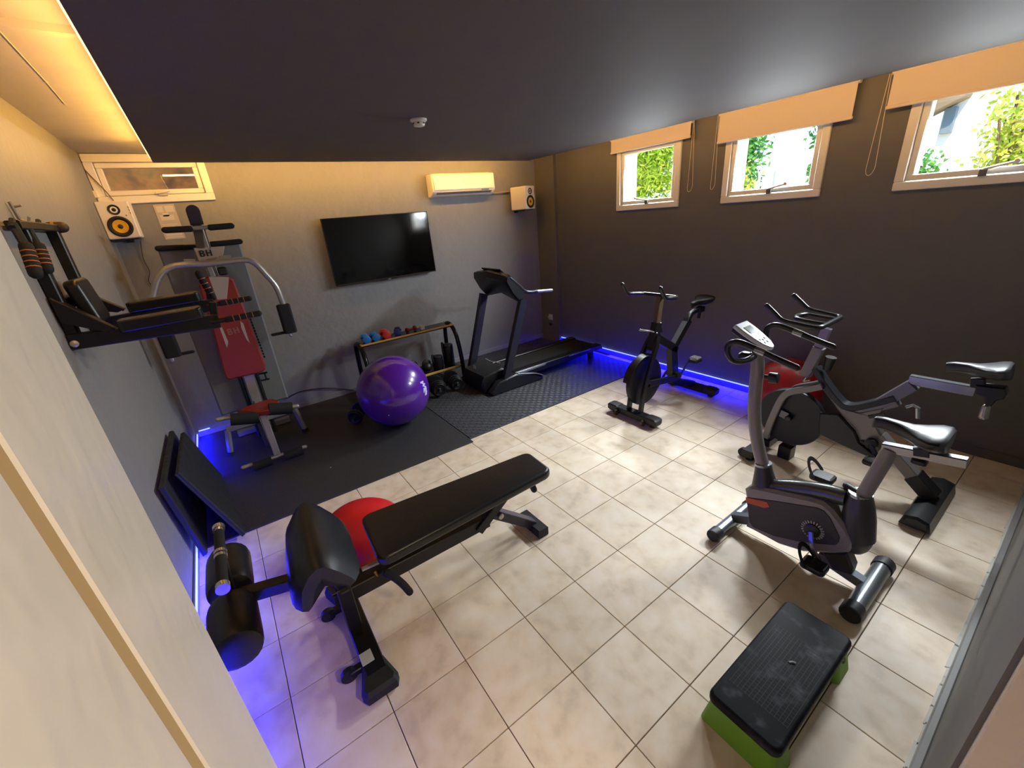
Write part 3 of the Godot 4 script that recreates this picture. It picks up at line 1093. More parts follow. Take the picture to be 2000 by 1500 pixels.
# ---------- rubber flooring
func mats_on_floor() -> void:
	# raised coin-and-bar relief of the ribbed sheet
	var n := 128
	var im := Image.create(n, n, false, Image.FORMAT_RGB8)
	var al := Image.create(n, n, true, Image.FORMAT_RGB8)
	for y in n:
		for x in n:
			var u := fmod(x / 64.0, 1.0)
			var v := fmod(y / 64.0, 1.0)
			var flip := (int(x / 64.0) + int(y / 64.0)) % 2 == 1
			var a := v if flip else u
			var e := u if flip else v
			var h := 0.5 + 0.5 * cos(a * TAU * 3.0)
			h *= smoothstep(0.0, 0.12, e) * smoothstep(0.0, 0.12, 1.0 - e)
			im.set_pixel(x, y, Color(h, h, h))
			al.set_pixel(x, y, Color("2d2e31").lerp(Color("4b4d51"), h))
	var ribbed := tri_mat(ImageTexture.create_from_image(al), 12.5, 0.5)
	bumpy(ribbed, im, 5.0)
	var g := Geo.new()
	prism(g, [Vector3(XL + 0.015, 0.0, ZB + 0.015), Vector3(XL + 0.015, 0.0, -1.29), Vector3(0.655, 0.0, -1.252), Vector3(0.655, 0.0, ZB + 0.015)], Vector3(0, 0.01, 0), 0.002)
	var grain := tri_mat(ramp_texture(noise_image(41, 0.2, 256, 2), [[0.0, Color("282828")], [1.0, Color("363636")]]), 2.0, 0.6)
	bumpy(grain, noise_image(42, 0.25, 256, 2), 2.0)
	single("rubber_sheet", g, grain, Vector3(-0.3, 0, -2.2), "smooth black rubber floor sheet under the multi gym", "floor mat", "black rubber floor sheets")
	g = Geo.new()
	prism(g, [Vector3(0.66, 0.0, ZB + 0.015), Vector3(0.66, 0.0, -1.31), Vector3(2.98, 0.0, -1.295), Vector3(2.98, 0.0, ZB + 0.015)], Vector3(0, 0.01, 0), 0.002)
	single("rubber_sheet", g, ribbed, Vector3(1.8, 0, -2.2), "ribbed black rubber floor sheet under the treadmill", "floor mat", "black rubber floor sheets")
	g = Geo.new()
	var sp := W(646, 913, 1, 0.011)
	ball(g, sp, Vector3(0.006, 0.002, 0.005), 8)
	single("paper_scrap", g, M("d8d4cc", 0.8), sp, "tiny white scrap lying on the black rubber sheet", "scrap")

func leaning_mats() -> void:
	var cloth := bumpy(tri_mat(ramp_texture(noise_image(51, 0.02, 256, 3), [[0.0, Color("15171a")], [1.0, Color("1c1f22")]]), 2.0, 0.6, false), noise_image(52, 0.015, 256, 3), 3.0)
	for k in 2:
		var says: String = ["flat black exercise mat upright against the left wall", "black folded exercise mat leaning outwards in front of another mat"][k]
		var o := thing("exercise_mat", says, "mat", Vector3(-1.2 + 0.1 * k, 0.0, -1.65), "black mats leaning on the wall")
		var g := Geo.new()
		var lo := Vector3(-1.205, 0.0, -1.78) if k == 0 else Vector3(-1.075, 0.012, -1.85)
		var hi := Vector3(-1.235, 0.0, 0)
		# corners on floor and at top, near end then far end
		var a: Vector3
		var b: Vector3
		var c: Vector3
		var d: Vector3
		if k == 0:
			a = Vector3(-1.235, 0.02, -1.20); b = Vector3(-1.235, 0.02, -2.15); c = Vector3(-1.25, 0.585, -1.9); d = Vector3(-1.25, 0.60, -1.04)
		else:
			a = Vector3(-1.03, 0.02, -1.24); b = Vector3(-1.13, 0.02, -2.2); c = Vector3(-1.19, 0.575, -1.83); d = Vector3(-1.19, 0.595, -1.16)
		var nrm := (b - a).cross(d - a).normalized()
		if nrm.x < 0: nrm = -nrm
		prism(g, [a - nrm * 0.012, b - nrm * 0.012, c - nrm * 0.012, d - nrm * 0.012], nrm * 0.028, 0.006)
		part(o, "cover", g, cloth)
		g = Geo.new()
		tube(g, [a - nrm * 0.006, d - nrm * 0.006], 0.005, 6)
		part(o, "seam", g, cloth)

# ---------- multi gym in the corner
func multi_gym() -> void:
	var silver := M("aaa7a2", 0.3, 0.6)
	var grey := M("8a8782", 0.42, 0.2)
	var red := M("86291d", 0.42)
	var pale := M("a7988a", 0.5)
	var o := thing("multi_gym", "grey multi gym with red pads and foam rollers", "multi gym", Vector3(-0.72, 0, -2.5))
	var g := Geo.new()
	# shroud of the weight stack
	prism(g, [Vector3(-1.0, 0.35, -2.72), Vector3(-1.0, 1.71, -2.72), Vector3(-0.475, 1.71, -2.72), Vector3(-0.475, 0.35, -2.72)], Vector3(0, 0, 0.12), 0.012)
	part(o, "shroud", g, M("6e706f", 0.5))
	# mast and rear frame
	g = Geo.new()
	bar(g, [Vector3(-0.72, 0.03, -2.53), Vector3(-0.72, 1.85, -2.53)], 0.07, 0.07, Vector3.FORWARD)
	part(o, "mast", g, silver)
	for s in [-1, 1]:
		g = Geo.new()
		tube(g, [Vector3(-0.72 + 0.062 * s, 0.1, -2.53), Vector3(-0.72 + 0.062 * s, 1.3, -2.53)], 0.017, 10)
		part(o, "guide_rod", g, M("141414", 0.4))
	g = Geo.new()
	for q in [0.60, 0.66]:
		tube(g, [Vector3(-0.64, q, -2.5), Vector3(-0.58, q + 0.006, -2.47)], 0.008, 8)
	tube(g, [Vector3(-0.60, 0.6, -2.48), Vector3(-0.60, 0.66, -2.48)], 0.007, 8)
	part(o, "pin", g, M("141414", 0.4))
	# head plate with the maker's letters
	g = Geo.new()
	var hp := ZP("A", [575, 555, 935, 535, 905, 690, 650, 735], 2, -2.47)
	prism(g, hp, Vector3(0, 0, -0.03), 0.004)
	var head := part(o, "head_plate", g, pale)
	text(head, "lettering", "BH", Z1("A", 715, 617, 2, -2.467), Basis(), 0.062, M("0d0c0b", 0.5))
	# top boom with pulley cover
	g = Geo.new()
	var t0 := Z1("A", 570, 130, 2, -2.42)
	var t1 := Z1("A", 620, 290, 2, -2.45)
	var up := (t0 - t1).normalized()
	var rim := []
	var side := Vector3(1, 0, 0)
	for k in 13:
		var a := PI * k / 12.0
		rim.append(t0 + side * cos(a) * 0.042 + up * sin(a) * 0.042)
	rim.append(t1 - side * 0.04)
	rim.append(t1 + side * 0.04)
	prism(g, rim, Vector3(0, 0, -0.035), 0.006)
	part(o, "pulley_cover", g, M("2b2620", 0.5))
	g = Geo.new()
	bar(g, ZP("A", [615, 280, 660, 560], 2, -2.49), 0.055, 0.04, Vector3.FORWARD)
	for q in [[700, 330, 770, 560]]:
		bar(g, ZP("A", q, 2, -2.47), 0.008, 0.008, Vector3.FORWARD)
	part(o, "boom", g, M("5b5044", 0.4, 0.5))
	# upper pull bar and wide bar, foam grips on their ends
	for q in [[250, 350, 540, 335, 770, 320, 1010, 300, -2.42, 0.016, 0.021], [170, 562, 590, 540, 790, 510, 1110, 480, -2.58, 0.018, 0.02]]:
		var p := ZP("A", q.slice(0, 8), 2, q[8])
		g = Geo.new()
		tube(g, [p[0], p[3]], q[9] * 0.85, 10)
		var br := part(o, "pull_bar", g, grey)
		for e in [[p[0], p[1]], [p[2], p[3]]]:
			g = Geo.new()
			tube(g, e, q[10], 12, false, true)
			part(br, "grip", g, m_foam)
	# the bowed press arms
	g = Geo.new()
	var arm := ZP("A", [90, 1250, 110, 1100, 170, 900, 290, 785, 480, 748, 700, 740, 950, 712, 1150, 692, 1270, 720, 1400, 850, 1530, 1010, 1605, 1200], 2, -2.4)
	tube(g, curve(arm, 4), 0.0225, 12)
	part(o, "press_arm", g, silver)
	g = Geo.new()
	for q in [[470, 720, 600, 720], [880, 685, 1010, 670]]:
		var p := ZP("A", q, 2, -2.42)
		tube(g, p, 0.024, 10)
	bar(g, [Z1("A", 730, 740, 2, -2.42), Z1("A", 730, 740, 2, -2.5)], 0.06, 0.05)
	bar(g, ZP("A", [740, 740, 800, 880], 2, -2.43), 0.035, 0.03, Vector3.FORWARD)
	part(o, "pivot", g, grey)
	g = Geo.new()
	box(g, Z1("A", 910, 820, 2, -2.46), Vector3(0.06, 0.06, 0.05), Basis(), 0.01)
	part(o, "cam", g, M("1d1a18", 0.5))
	for q in [[553, 594, 567, 650, 1], [325, 648, 336, 698, -1]]:
		var a := W(q[0], q[1], 2, -2.39)
		var b := W(q[2], q[3], 2, -2.39)
		var dn := (b - a).normalized()
		g = Geo.new()
		var bs := Basis(Vector3(1, 0, 0), -dn, Vector3(1, 0, 0).cross(-dn)).orthonormalized()
		pad(g, (a + b) * 0.5, Vector3(0.1, (b - a).length(), 0.07), bs, 0.02, 0.012)
		var pd := part(o, "arm_pad", g, m_foam)
		g = Geo.new()
		tube(g, [b + dn * 0.0, b + dn * 0.022], 0.014, 10, false, true)
		part(pd, "end_cap", g, M("c9c9c9", 0.25, 0.8))
		g = Geo.new()
		var e := b - dn * 0.012
		tube(g, [e, e + Vector3(-0.13 * q[4], 0.0, 0.0)], 0.012, 10, false, true)
		part(pd, "hand_grip", g, m_foam)
	# back pad, pale pattern and letters
	var bp := ZP("B", [160, 95, 100, -130], 2, -2.42)
	var outline := ZP("A", [760, 878, 985, 884, 1040, 920], 2, -2.43)
	outline.append_array(ZP("B", [585, 215, 668, 440, 672, 495, 640, 520, 340, 590, 305, 585, 280, 540, 160, 95], 2, -2.43))
	outline.append_array(ZP("A", [640, 1010, 640, 930, 690, 895], 2, -2.43))
	g = Geo.new()
	prism(g, outline, Vector3(0, 0, -0.06), 0.012)
	var bk := part(o, "back_pad", g, red)
	for q in [["A", [745, 880, 985, 888, 960, 1140, 850, 1150]], ["B", [228, 50, 262, 100, 318, 230, 308, 288, 290, 250, 240, 110]], ["B", [430, 30, 462, 60, 500, 180, 522, 245, 490, 210, 440, 100]]]:
		g = Geo.new()
		prism(g, ZP(q[0], q[1], 2, -2.4285), Vector3(0, 0, -0.004), 0.001)
		part(bk, "pattern", g, pale)
	text(bk, "lettering", "BH", Z1("B", 365, 130, 2, -2.428), Basis(Vector3.BACK, 0.06), 0.065, M("9a6150", 0.5))
	# weight chain beside the pad
	g = Geo.new()
	for k in 14:
		var p := Z1("B", 530 + 10 * k, 20 + 27 * k, 2, -2.5)
		ball(g, p, Vector3(0.008, 0.012, 0.008), 6)
	part(o, "chain", g, M("1c1c22", 0.4, 0.4))
	# seat
	g = Geo.new()
	var st := ZP("B", [400, 885, 470, 845, 620, 790, 740, 762, 800, 785, 790, 815, 700, 870, 560, 895], 1, 0.485)
	prism(g, st, Vector3(0, -0.045, 0), 0.01)
	part(o, "seat", g, red)
	g = Geo.new()
	bar(g, [Vector3(-0.72, 0.42, -2.53), Vector3(-0.715, 0.42, -2.13)], 0.05, 0.05)
	part(o, "seat_beam", g, grey)
	# leg lever with two pairs of rollers
	g = Geo.new()
	bar(g, [Vector3(-0.715, 0.47, -2.13), Z1("B", 780, 1290, 2, -2.09)], 0.05, 0.05, Vector3.FORWARD)
	var lv := part(o, "leg_lever", g, grey)
	g = Geo.new()
	bar(g, [Z1("B", 590, 960, 2, -2.2), Z1("B", 700, 1230, 2, -2.16)], 0.03, 0.04, Vector3.FORWARD)
	part(lv, "brace", g, M("2a2a30", 0.4))
	for q in [["B", [215, 965, 970, 838], [340, 965, 605, 945], [700, 870, 920, 855], -2.13, 0.048], ["B", [455, 1420, 1045, 1222], [565, 1425, 750, 1400], [855, 1325, 1040, 1300], -2.09, 0.036]]:
		var p := ZP(q[0], q[1], 2, q[4])
		g = Geo.new()
		tube(g, p, 0.016, 10, false, true)
		part(lv, "cross_bar", g, M("a3a098", 0.35, 0.5))
		for k in [2, 3]:
			g = Geo.new()
			var rp := ZP(q[0], q[k], 2, q[4] + 0.02)
			for e in 2: rp[e].y = maxf(rp[e].y, 0.055)
			tube(g, rp, q[5], 14)
			part(lv, "foam_roller", g, m_foam)
	# feet
	for q in [["B", 310, 1060, 352, 1300], ["B", 940, 850, 1050, 1085]]:
		g = Geo.new()
		var a := Z1("B", q[1], q[2], 2, -2.53)
		var b := Z1("B", q[3], q[4], 2, -2.53)
		b.y = 0.045
		tube(g, [a, b], 0.024, 10)
		var ft := part(o, "leg", g, silver)
		g = Geo.new()
		tube(g, [b, b + (b - a).normalized() * 0.028], 0.029, 10)
		part(ft, "rubber_foot", g, m_rubber)
	g = Geo.new()
	bar(g, [Vector3(-1.0, 0.245, -2.53), Vector3(-0.45, 0.255, -2.53)], 0.04, 0.04)
	bar(g, [Vector3(-0.72, 0.038, -2.95), Vector3(-0.72, 0.038, -2.45)], 0.06, 0.05)
	bar(g, [Vector3(-0.95, 0.038, -2.9), Vector3(-0.5, 0.038, -2.9)], 0.06, 0.05)
	bar(g, [Vector3(-0.72, 0.06, -2.9), Vector3(-0.72, 1.7, -2.75)], 0.05, 0.05, Vector3.FORWARD)
	part(o, "base_frame", g, grey)

# ---------- dip and pull-up station fixed to the left wall
func striped_grip(parent: Node, a: Vector3, b: Vector3, r: float) -> void:
	var g := Geo.new()
	tube(g, [a, b], r, 12, false, true)
	var gp := part(parent, "grip", g, m_foam)
	g = Geo.new()
	for k in 4:
		var t := 0.2 + 0.2 * k
		var p := a.lerp(b, t)
		var d := (b - a).normalized() * 0.0018
		tube(g, [p - d, p + d], r * 1.05, 12)
	part(gp, "stripe", g, M("a0603a", 0.5), "orange stripes")

func power_tower() -> void:
	var blk := M("121111", 0.38, 0.2)
	var o := thing("dip_station", "black wall-mounted dip station with padded arms", "dip station", Vector3(XL, 1.4, -1.1))
	var zn := -0.9
	var zf := -1.3
	var g := Geo.new()
	for z in [zn - 0.02, zf - 0.05]:
		g = Geo.new()
		bar(g, [Vector3(XL + 0.02, 1.385, z), Vector3(XL + 0.02, 1.865, z)], 0.05, 0.04, Vector3.RIGHT)
		part(o, "post", g, blk)
	g = Geo.new()
	bar(g, [Vector3(XL + 0.03, 1.85, zn + 0.1), Vector3(XL + 0.03, 1.85, zf - 0.05)], 0.04, 0.03)
	bar(g, [Vector3(XL + 0.02, 1.55, zn), Vector3(XL + 0.02, 1.55, zf)], 0.03, 0.05)
	part(o, "cross_bar", g, blk)
	for z in [zn, zf]:
		g = Geo.new()
		bar(g, [Vector3(XL + 0.005, 1.408, z), Vector3(-0.765, 1.392 + (0.03 if z == zf else 0.0), z)], 0.045, 0.062)
		var ar := part(o, "arm", g, blk)
		g = Geo.new()
		var lift := 0.03 if z == zf else 0.0
		pad(g, Vector3(-0.965, 1.443 + lift, z), Vector3(0.30, 0.05, 0.095), Basis(Vector3.BACK, 0.02), 0.02, 0.008)
		part(ar, "arm_pad", g, M("1a1816", 0.24))
		g = Geo.new()
		bar(g, [Vector3(XL + 0.01, 1.585, z + 0.0), Vector3(-1.13, 1.432 + lift, z)], 0.05, 0.012)
		part(ar, "brace", g, blk)
		g = Geo.new()
		prism(g, [Vector3(XL + 0.01, 1.49, z + 0.02), Vector3(XL + 0.01, 1.588, z + 0.02), Vector3(-1.128, 1.436 + lift, z + 0.02), Vector3(-1.155, 1.426 + lift, z + 0.02)], Vector3(0, 0, 0.006), 0.001)
		part(ar, "gusset", g, blk)
		g = Geo.new()
		bar(g, [Vector3(-0.78, 1.40 + lift, z - 0.03), Vector3(-0.765, 1.475 + lift, z - 0.03)], 0.03, 0.03, Vector3.RIGHT)
		part(ar, "upright", g, blk)
		var gn := Node3D.new()
		striped_grip(ar, Vector3(-0.735, 1.393 + lift, z + 0.02), Vector3(-0.60, 1.396 + lift, z + 0.02), 0.014)
		gn.free()
		g = Geo.new()
		tube(g, [Vector3(-0.80, 1.393 + lift, z + 0.02), Vector3(-0.73, 1.393 + lift, z + 0.02)], 0.011, 8)
		part(ar, "spindle", g, blk)
	striped_grip(o, Vector3(-0.762, 1.455, zf - 0.03), Vector3(-0.787, 1.585, zf - 0.03), 0.017)
	g = Geo.new()
	lathe(g, Vector3(-1.262, 1.402, zn + 0.022), Vector3.BACK, [[0.014, 0.0], [0.014, 0.004], [0.008, 0.008], [0.0, 0.008]], 12)
	part(o, "bolt", g, M("cfc8ba", 0.3, 0.8))
	# back pad between the arms
	g = Geo.new()
	var pc := Vector3(-1.2, 1.545, -1.06)
	pad(g, pc, Vector3(0.19, 0.05, 0.22), Basis(Vector3.BACK, deg_to_rad(-82)), 0.03, 0.015)
	part(o, "back_pad", g, m_leather)
	# pull-up handles
	for q in [[240, 480, 325, 720], [355, 480, 430, 680]]:
		var p := ZP("C", q, 0, XL + 0.045)
		striped_grip(o, p[0], p[1], 0.02)
		g = Geo.new()
		tube(g, [p[0], p[0] + Vector3(-0.01, 0.08, -0.02)], 0.013, 8)
		part(o, "hanger", g, M("3a3f3d", 0.3, 0.6))
	for q in [[110, 230, 112, 300], [350, 240, 352, 300]]:
		g = Geo.new()
		tube(g, ZP("C", q, 0, XL + 0.035), 0.009, 8)
		part(o, "pin", g, blk)
	g = Geo.new()
	tube(g, [Vector3(XL + 0.02, 1.855, zf - 0.05), Vector3(XL + 0.055, 1.853, zf - 0.05)], 0.024, 12, false, true)
	var hb := part(o, "pull_up_bar", g, M("3f2a18", 0.6))
	g = Geo.new()
	tube(g, [Vector3(XL + 0.026, 1.855, zf - 0.05), Vector3(XL + 0.036, 1.855, zf - 0.05)], 0.026, 12)
	part(hb, "collar", g, M("c29a5a", 0.3, 0.7))

# ---------- rack of weights
func dumbbell_hex(label: String, c: Vector3, turn: float, r: float, ln: float, m: Material, group: String) -> Node3D:
	var o := thing("dumbbell", label, "dumbbell", c, group)
	var ax := Basis(Vector3.UP, turn) * Vector3(1, 0, 0)
	var g := Geo.new()
	tube(g, [c - ax * ln * 0.3, c + ax * ln * 0.3], r * 0.42, 10)
	part(o, "handle", g, m)
	for s in [-1, 1]:
		g = Geo.new()
		var a: Vector3 = c + ax * ln * 0.27 * s
		var b: Vector3 = c + ax * ln * 0.5 * s
		tube(g, [a, a.lerp(b, 0.2), a.lerp(b, 0.8), b], [r * 0.8, r, r, r * 0.75], 6)
		part(o, "head", g, m)
	return o

func dumbbell_plates(label: String, c: Vector3, turn: float, r: float, n: int, group: String) -> Node3D:
	var o := thing("plate_dumbbell", label, "dumbbell", c, group)
	var ax := Basis(Vector3.UP, turn) * Vector3(1, 0, 0)
	var g := Geo.new()
	tube(g, [c - ax * 0.19, c + ax * 0.19], 0.013, 10)
	part(o, "handle", g, M("6d6d70", 0.3, 0.8))
	for s in [-1, 1]:
		for k in n:
			g = Geo.new()
			var a: float = 0.07 + 0.03 * k
			var rr: float = r * (1.0 - 0.12 * k)
			lathe(g, c + ax * a * s, ax * s, [[0.014, 0.0], [rr * 0.9, 0.0], [rr, 0.004], [rr, 0.022], [rr * 0.9, 0.026], [rr * 0.7, 0.02], [0.02, 0.02], [0.014, 0.026]], 22)
			part(o, "plate", g, M("131415", 0.45, 0.2))
	return o

func kettlebell(label: String, c: Vector3, r: float, group: String) -> void:
	var o := thing("kettlebell", label, "kettlebell", c, group)
	var g := Geo.new()
	ball(g, c + Vector3(0, r * 0.9, 0), Vector3(r, r * 0.92, r), 18)
	part(o, "body", g, M("101011", 0.45))
	g = Geo.new()
	var p := []
	for k in 11:
		var a := PI * k / 10.0
		p.append(c + Vector3(cos(a) * r * 0.78, r * 1.45 + sin(a) * r * 0.75, 0))
	tube(g, p, r * 0.17, 8)
	part(o, "handle", g, M("101011", 0.4))

func weight_rack() -> void:
	var blk := M("131213", 0.22, 0.3)
	var yel := M("c79a45", 0.5)
	var o := thing("weight_rack", "black two-shelf weight rack edged in tan", "weight rack", Vector3(0.83, 0, -2.85))
	var x0 := 0.30
	var x1 := 1.36
	var zf := -2.77
	var zb := -2.99
	var yt := 0.62
	var g := Geo.new()
	for x in [x0, x1]:
		g = Geo.new()
		tube(g, curve([Vector3(x, 0.035, zf + 0.13), Vector3(x, 0.25, zf + 0.12), Vector3(x, 0.5, zf + 0.06), Vector3(x, yt - 0.01, zf - 0.04), Vector3(x, yt - 0.01, zb + 0.06), Vector3(x, 0.5, zb), Vector3(x, 0.035, zb - 0.02)], 5), 0.024, 12)
		part(o, "side_frame", g, blk)
	g = Geo.new()
	span(g, Vector3(x0 + 0.02, yt - 0.02, zb), Vector3(x1 - 0.02, yt, zf), 0.003)
	var sh := part(o, "shelf", g, blk)
	g = Geo.new()
	span(g, Vector3(x0, yt - 0.006, zf), Vector3(x1, yt + 0.012, zf + 0.014), 0.003)
	span(g, Vector3(x0 + 0.0, yt - 0.006, zb + 0.02), Vector3(x0 + 0.014, yt + 0.012, zf), 0.003)
	span(g, Vector3(x1 - 0.014, yt - 0.006, zb + 0.02), Vector3(x1, yt + 0.012, zf), 0.003)
	part(sh, "edging", g, yel, "tan edging")
	var yl := 0.16
	g = Geo.new()
	span(g, Vector3(x0 + 0.02, yl - 0.025, zb - 0.02), Vector3(x1 - 0.02, yl - 0.008, zf + 0.11), 0.003)
	sh = part(o, "shelf", g, blk)
	g = Geo.new()
	span(g, Vector3(x0 + 0.02, yl - 0.015, zf + 0.11), Vector3(x1 - 0.02, yl + 0.01, zf + 0.124), 0.003)
	part(sh, "edging", g, yel, "tan edging")
	# small dumbbells along the top
	var gp := "small coated dumbbells on the top shelf"
	var zc := -2.87
	dumbbell_hex("larger light blue coated dumbbell at the shelf end", Vector3(0.385, yt + 0.046, zc + 0.02), 1.45, 0.046, 0.15, M("1f6db0", 0.5), gp)
	dumbbell_hex("light blue coated dumbbell touching the red dumbbell", Vector3(0.485, yt + 0.044, zc + 0.01), 1.5, 0.044, 0.15, M("1f6db0", 0.5), gp)
	dumbbell_hex("bright red coated dumbbell between blue ones", Vector3(0.60, yt + 0.048, zc + 0.01), 1.5, 0.048, 0.16, M("c8281c", 0.5), gp)
	dumbbell_hex("dark blue coated dumbbell beside the red dumbbell", Vector3(0.74, yt + 0.042, zc + 0.0), 1.2, 0.042, 0.15, M("28307c", 0.5), gp)
	dumbbell_hex("small dark red coated dumbbell next to the white box", Vector3(0.90, yt + 0.03, zc - 0.01), 0.2, 0.03, 0.13, M("7c1a1a", 0.5), gp)
	g = Geo.new()
	box(g, Vector3(1.03, yt + 0.022, zc), Vector3(0.045, 0.044, 0.03), Basis(), 0.002)
	single("small_box", g, M("d8d6d0", 0.6), Vector3(1.03, yt, zc), "small white box on the top shelf of the weight rack", "box")
	# lower shelf and floor
	kettlebell("black kettlebell with wide handle on the lower shelf", Vector3(W(803, 705, 2, -2.76).x, yl, -2.76), 0.075, "kettlebells on the lower shelf")
	kettlebell("smaller black kettlebell with upright handle on the lower shelf", Vector3(W(832, 705, 2, -2.76).x, yl, -2.76), 0.06, "kettlebells on the lower shelf")
	for q in [[Vector3(W(855, 705, 2, -2.76).x, yl, -2.76), 0.062, 0.15, "black round weight block with side handle on lower shelf"], [Vector3(1.267, yl, -2.80), 0.066, 0.24, "taller black round weight block at the lower shelf end"]]:
		var w := thing("weight_block", q[3], "weight", q[0], "round weight blocks on the lower shelf")
		g = Geo.new()
		lathe(g, q[0], Vector3.UP, [[q[1] * 0.92, 0.0], [q[1], 0.01], [q[1], q[2] - 0.01], [q[1] * 0.9, q[2]], [0.0, q[2]]], 22)
		part(w, "body", g, M("151516", 0.5))
		g = Geo.new()
		tube(g, curve([q[0] + Vector3(-q[1], q[2] * 0.5, 0.02), q[0] + Vector3(-q[1] - 0.01, q[2] * 0.75, 0.03), q[0] + Vector3(-q[1] - 0.005, q[2] * 1.15, 0.02), q[0] + Vector3(-q[1] * 0.6, q[2], 0.0)], 4), 0.012, 8)
		part(w, "handle", g, M("101011", 0.5))
	dumbbell_plates("black plate dumbbell on the floor by the purple ball", Vector3(0.90, 0.102, -2.43), deg_to_rad(78), 0.09, 3, "plate dumbbells on the rubber sheet")
	dumbbell_plates("black plate dumbbell on the floor by the treadmill", Vector3(1.115, 0.097, -2.45), deg_to_rad(80), 0.085, 3, "plate dumbbells on the rubber sheet")
	dumbbell_plates("black plate dumbbell half hidden left of purple ball", Vector3(0.045, 0.082, -2.42), deg_to_rad(60), 0.07, 2, "plate dumbbells on the rubber sheet")

# ---------- treadmill
func treadmill() -> void:
	var blk := M("141416", 0.4)
	var frame := M("1b1b20", 0.35, 0.3)
	var zn := -1.95
	var zf := -2.50
	var o := thing("treadmill", "black treadmill with grey-tipped handles", "treadmill", Vector3(2.1, 0, -2.3))
	var g := Geo.new()
	var y0 := 0.155
	# deck: running belt and side rails
	g = Geo.new()
	prism(g, [Vector3(1.55, y0 - 0.06, zf + 0.1), Vector3(1.55, y0, zf + 0.1), Vector3(2.93, y0 - 0.005, zf + 0.1), Vector3(2.95, y0 - 0.05, zf + 0.1)], Vector3(0, 0, zn - zf - 0.2), 0.006)
	part(o, "running_belt", g, m_rubber)
	for z in [zn - 0.05, zf + 0.05]:
		g = Geo.new()
		prism(g, [Vector3(1.62, y0 - 0.07, z - 0.05), Vector3(1.62, y0 + 0.015, z - 0.05), Vector3(2.94, y0 + 0.008, z - 0.05), Vector3(2.97, y0 - 0.05, z - 0.05)], Vector3(0, 0, 0.1), 0.006)
		var rl := part(o, "side_rail", g, frame)
		if z > -2.3:
			g = Geo.new()
			prism(g, [Vector3(1.62, y0 - 0.02, z + 0.05), Vector3(1.62, y0 + 0.008, z + 0.05), Vector3(2.05, y0 + 0.006, z + 0.05), Vector3(2.03, y0 - 0.012, z + 0.05)], Vector3(0, 0, 0.006), 0.001)
			part(rl, "trim", g, M("9a9aa0", 0.3, 0.6), "silver trim")
			g = Geo.new()
			span(g, Vector3(2.4, y0 - 0.008, z + 0.05), Vector3(2.75, y0 + 0.002, z + 0.056), 0.001)
			part(rl, "trim", g, M("9a9aa0", 0.3, 0.6))
		g = Geo.new()
		box(g, Vector3(2.8, 0.06, z), Vector3(0.06, 0.1, 0.05), Basis(), 0.005)
		part(rl, "foot", g, m_rubber)
	# motor cover
	g = Geo.new()
	prism(g, [Vector3(1.25, 0.02, zf + 0.06), Vector3(1.23, 0.12, zf + 0.06), Vector3(1.27, 0.2, zf + 0.06), Vector3(1.5, 0.235, zf + 0.06), Vector3(1.62, 0.17, zf + 0.06), Vector3(1.62, 0.02, zf + 0.06)], Vector3(0, 0, zn - zf - 0.12), 0.015)
	var mc := part(o, "motor_cover", g, blk)
	g = Geo.new()
	var lg := curve(ZP("F", [355, 1035, 400, 1060, 500, 1080], 1, 0.236), 5)
	bar(g, lg, 0.012, 0.003)
	part(mc, "emblem", g, M("b9bcc0", 0.25, 0.7))
	g = Geo.new()
	box(g, Z1("F", 240, 1120, 0, 1.24), Vector3(0.004, 0.04, 0.05), Basis(), 0.001)
	part(mc, "label_sticker", g, M("b9a79a", 0.5))
	# side feet with curved tops
	for z in [zn + 0.01, zf - 0.01]:
		g = Geo.new()
		prism(g, [Vector3(1.28, 0.012, z - 0.045), Vector3(1.27, 0.05, z - 0.045), Vector3(1.38, 0.14, z - 0.045), Vector3(1.6, 0.17, z - 0.045), Vector3(1.72, 0.13, z - 0.045), Vector3(1.85, 0.1, z - 0.045), Vector3(1.95, 0.05, z - 0.045), Vector3(1.96, 0.012, z - 0.045)], Vector3(0, 0, 0.09), 0.012)
		var ft := part(o, "side_foot", g, M("1a1b20", 0.35))
		if z > -2.3:
			g = Geo.new()
			bar(g, curve([Vector3(1.62, 0.165, z + 0.02), Vector3(1.72, 0.142, z + 0.03), Vector3(1.84, 0.112, z + 0.04), Vector3(1.95, 0.06, z + 0.04)], 4), 0.05, 0.008)
			part(ft, "trim", g, M("7d7f86", 0.3, 0.6), "silver trim")
	# posts
	for q in [[zn, [545, 1170, 730, 440]], [zf, [185, 1010, 335, 380]]]:
		g = Geo.new()
		var p := ZP("F", q[1], 2, q[0])
		p[0].y = 0.1
		bar(g, p, 0.055, 0.085, Vector3.LEFT)
		part(o, "post", g, M("24232c", 0.4, 0.2))
	# console
	g = Geo.new()
	var ra := []
	var rb := []
	var rc := []
	var mid := []
	for p in [Vector2(1.565, 1.14), Vector2(1.57, 1.195), Vector2(1.62, 1.205), Vector2(1.70, 1.13), Vector2(1.77, 1.055), Vector2(1.80, 1.0), Vector2(1.77, 0.92), Vector2(1.71, 0.92), Vector2(1.64, 1.0)]:
		var m := Vector2(1.68, 1.08)
		var q: Vector2 = m + (p - m) * 0.85
		ra.append(Vector3(q.x, q.y, zf - 0.045))
		rb.append(Vector3(p.x, p.y, zf - 0.01))
		q = p + Vector2(-0.02, 0.03) if p.y > 1.0 else p + Vector2(0, 0.06)
		mid.append(Vector3(q.x, q.y, (zf + zn) * 0.5))
		rc.append(Vector3(p.x, p.y, zn + 0.01))
	var rd := []
	for p in ra: rd.append(Vector3(p.x, p.y, zn + 0.045))
	loft(g, [ra, rb, mid, rc, rd])
	var cs := part(o, "console", g, blk)
	g = Geo.new()
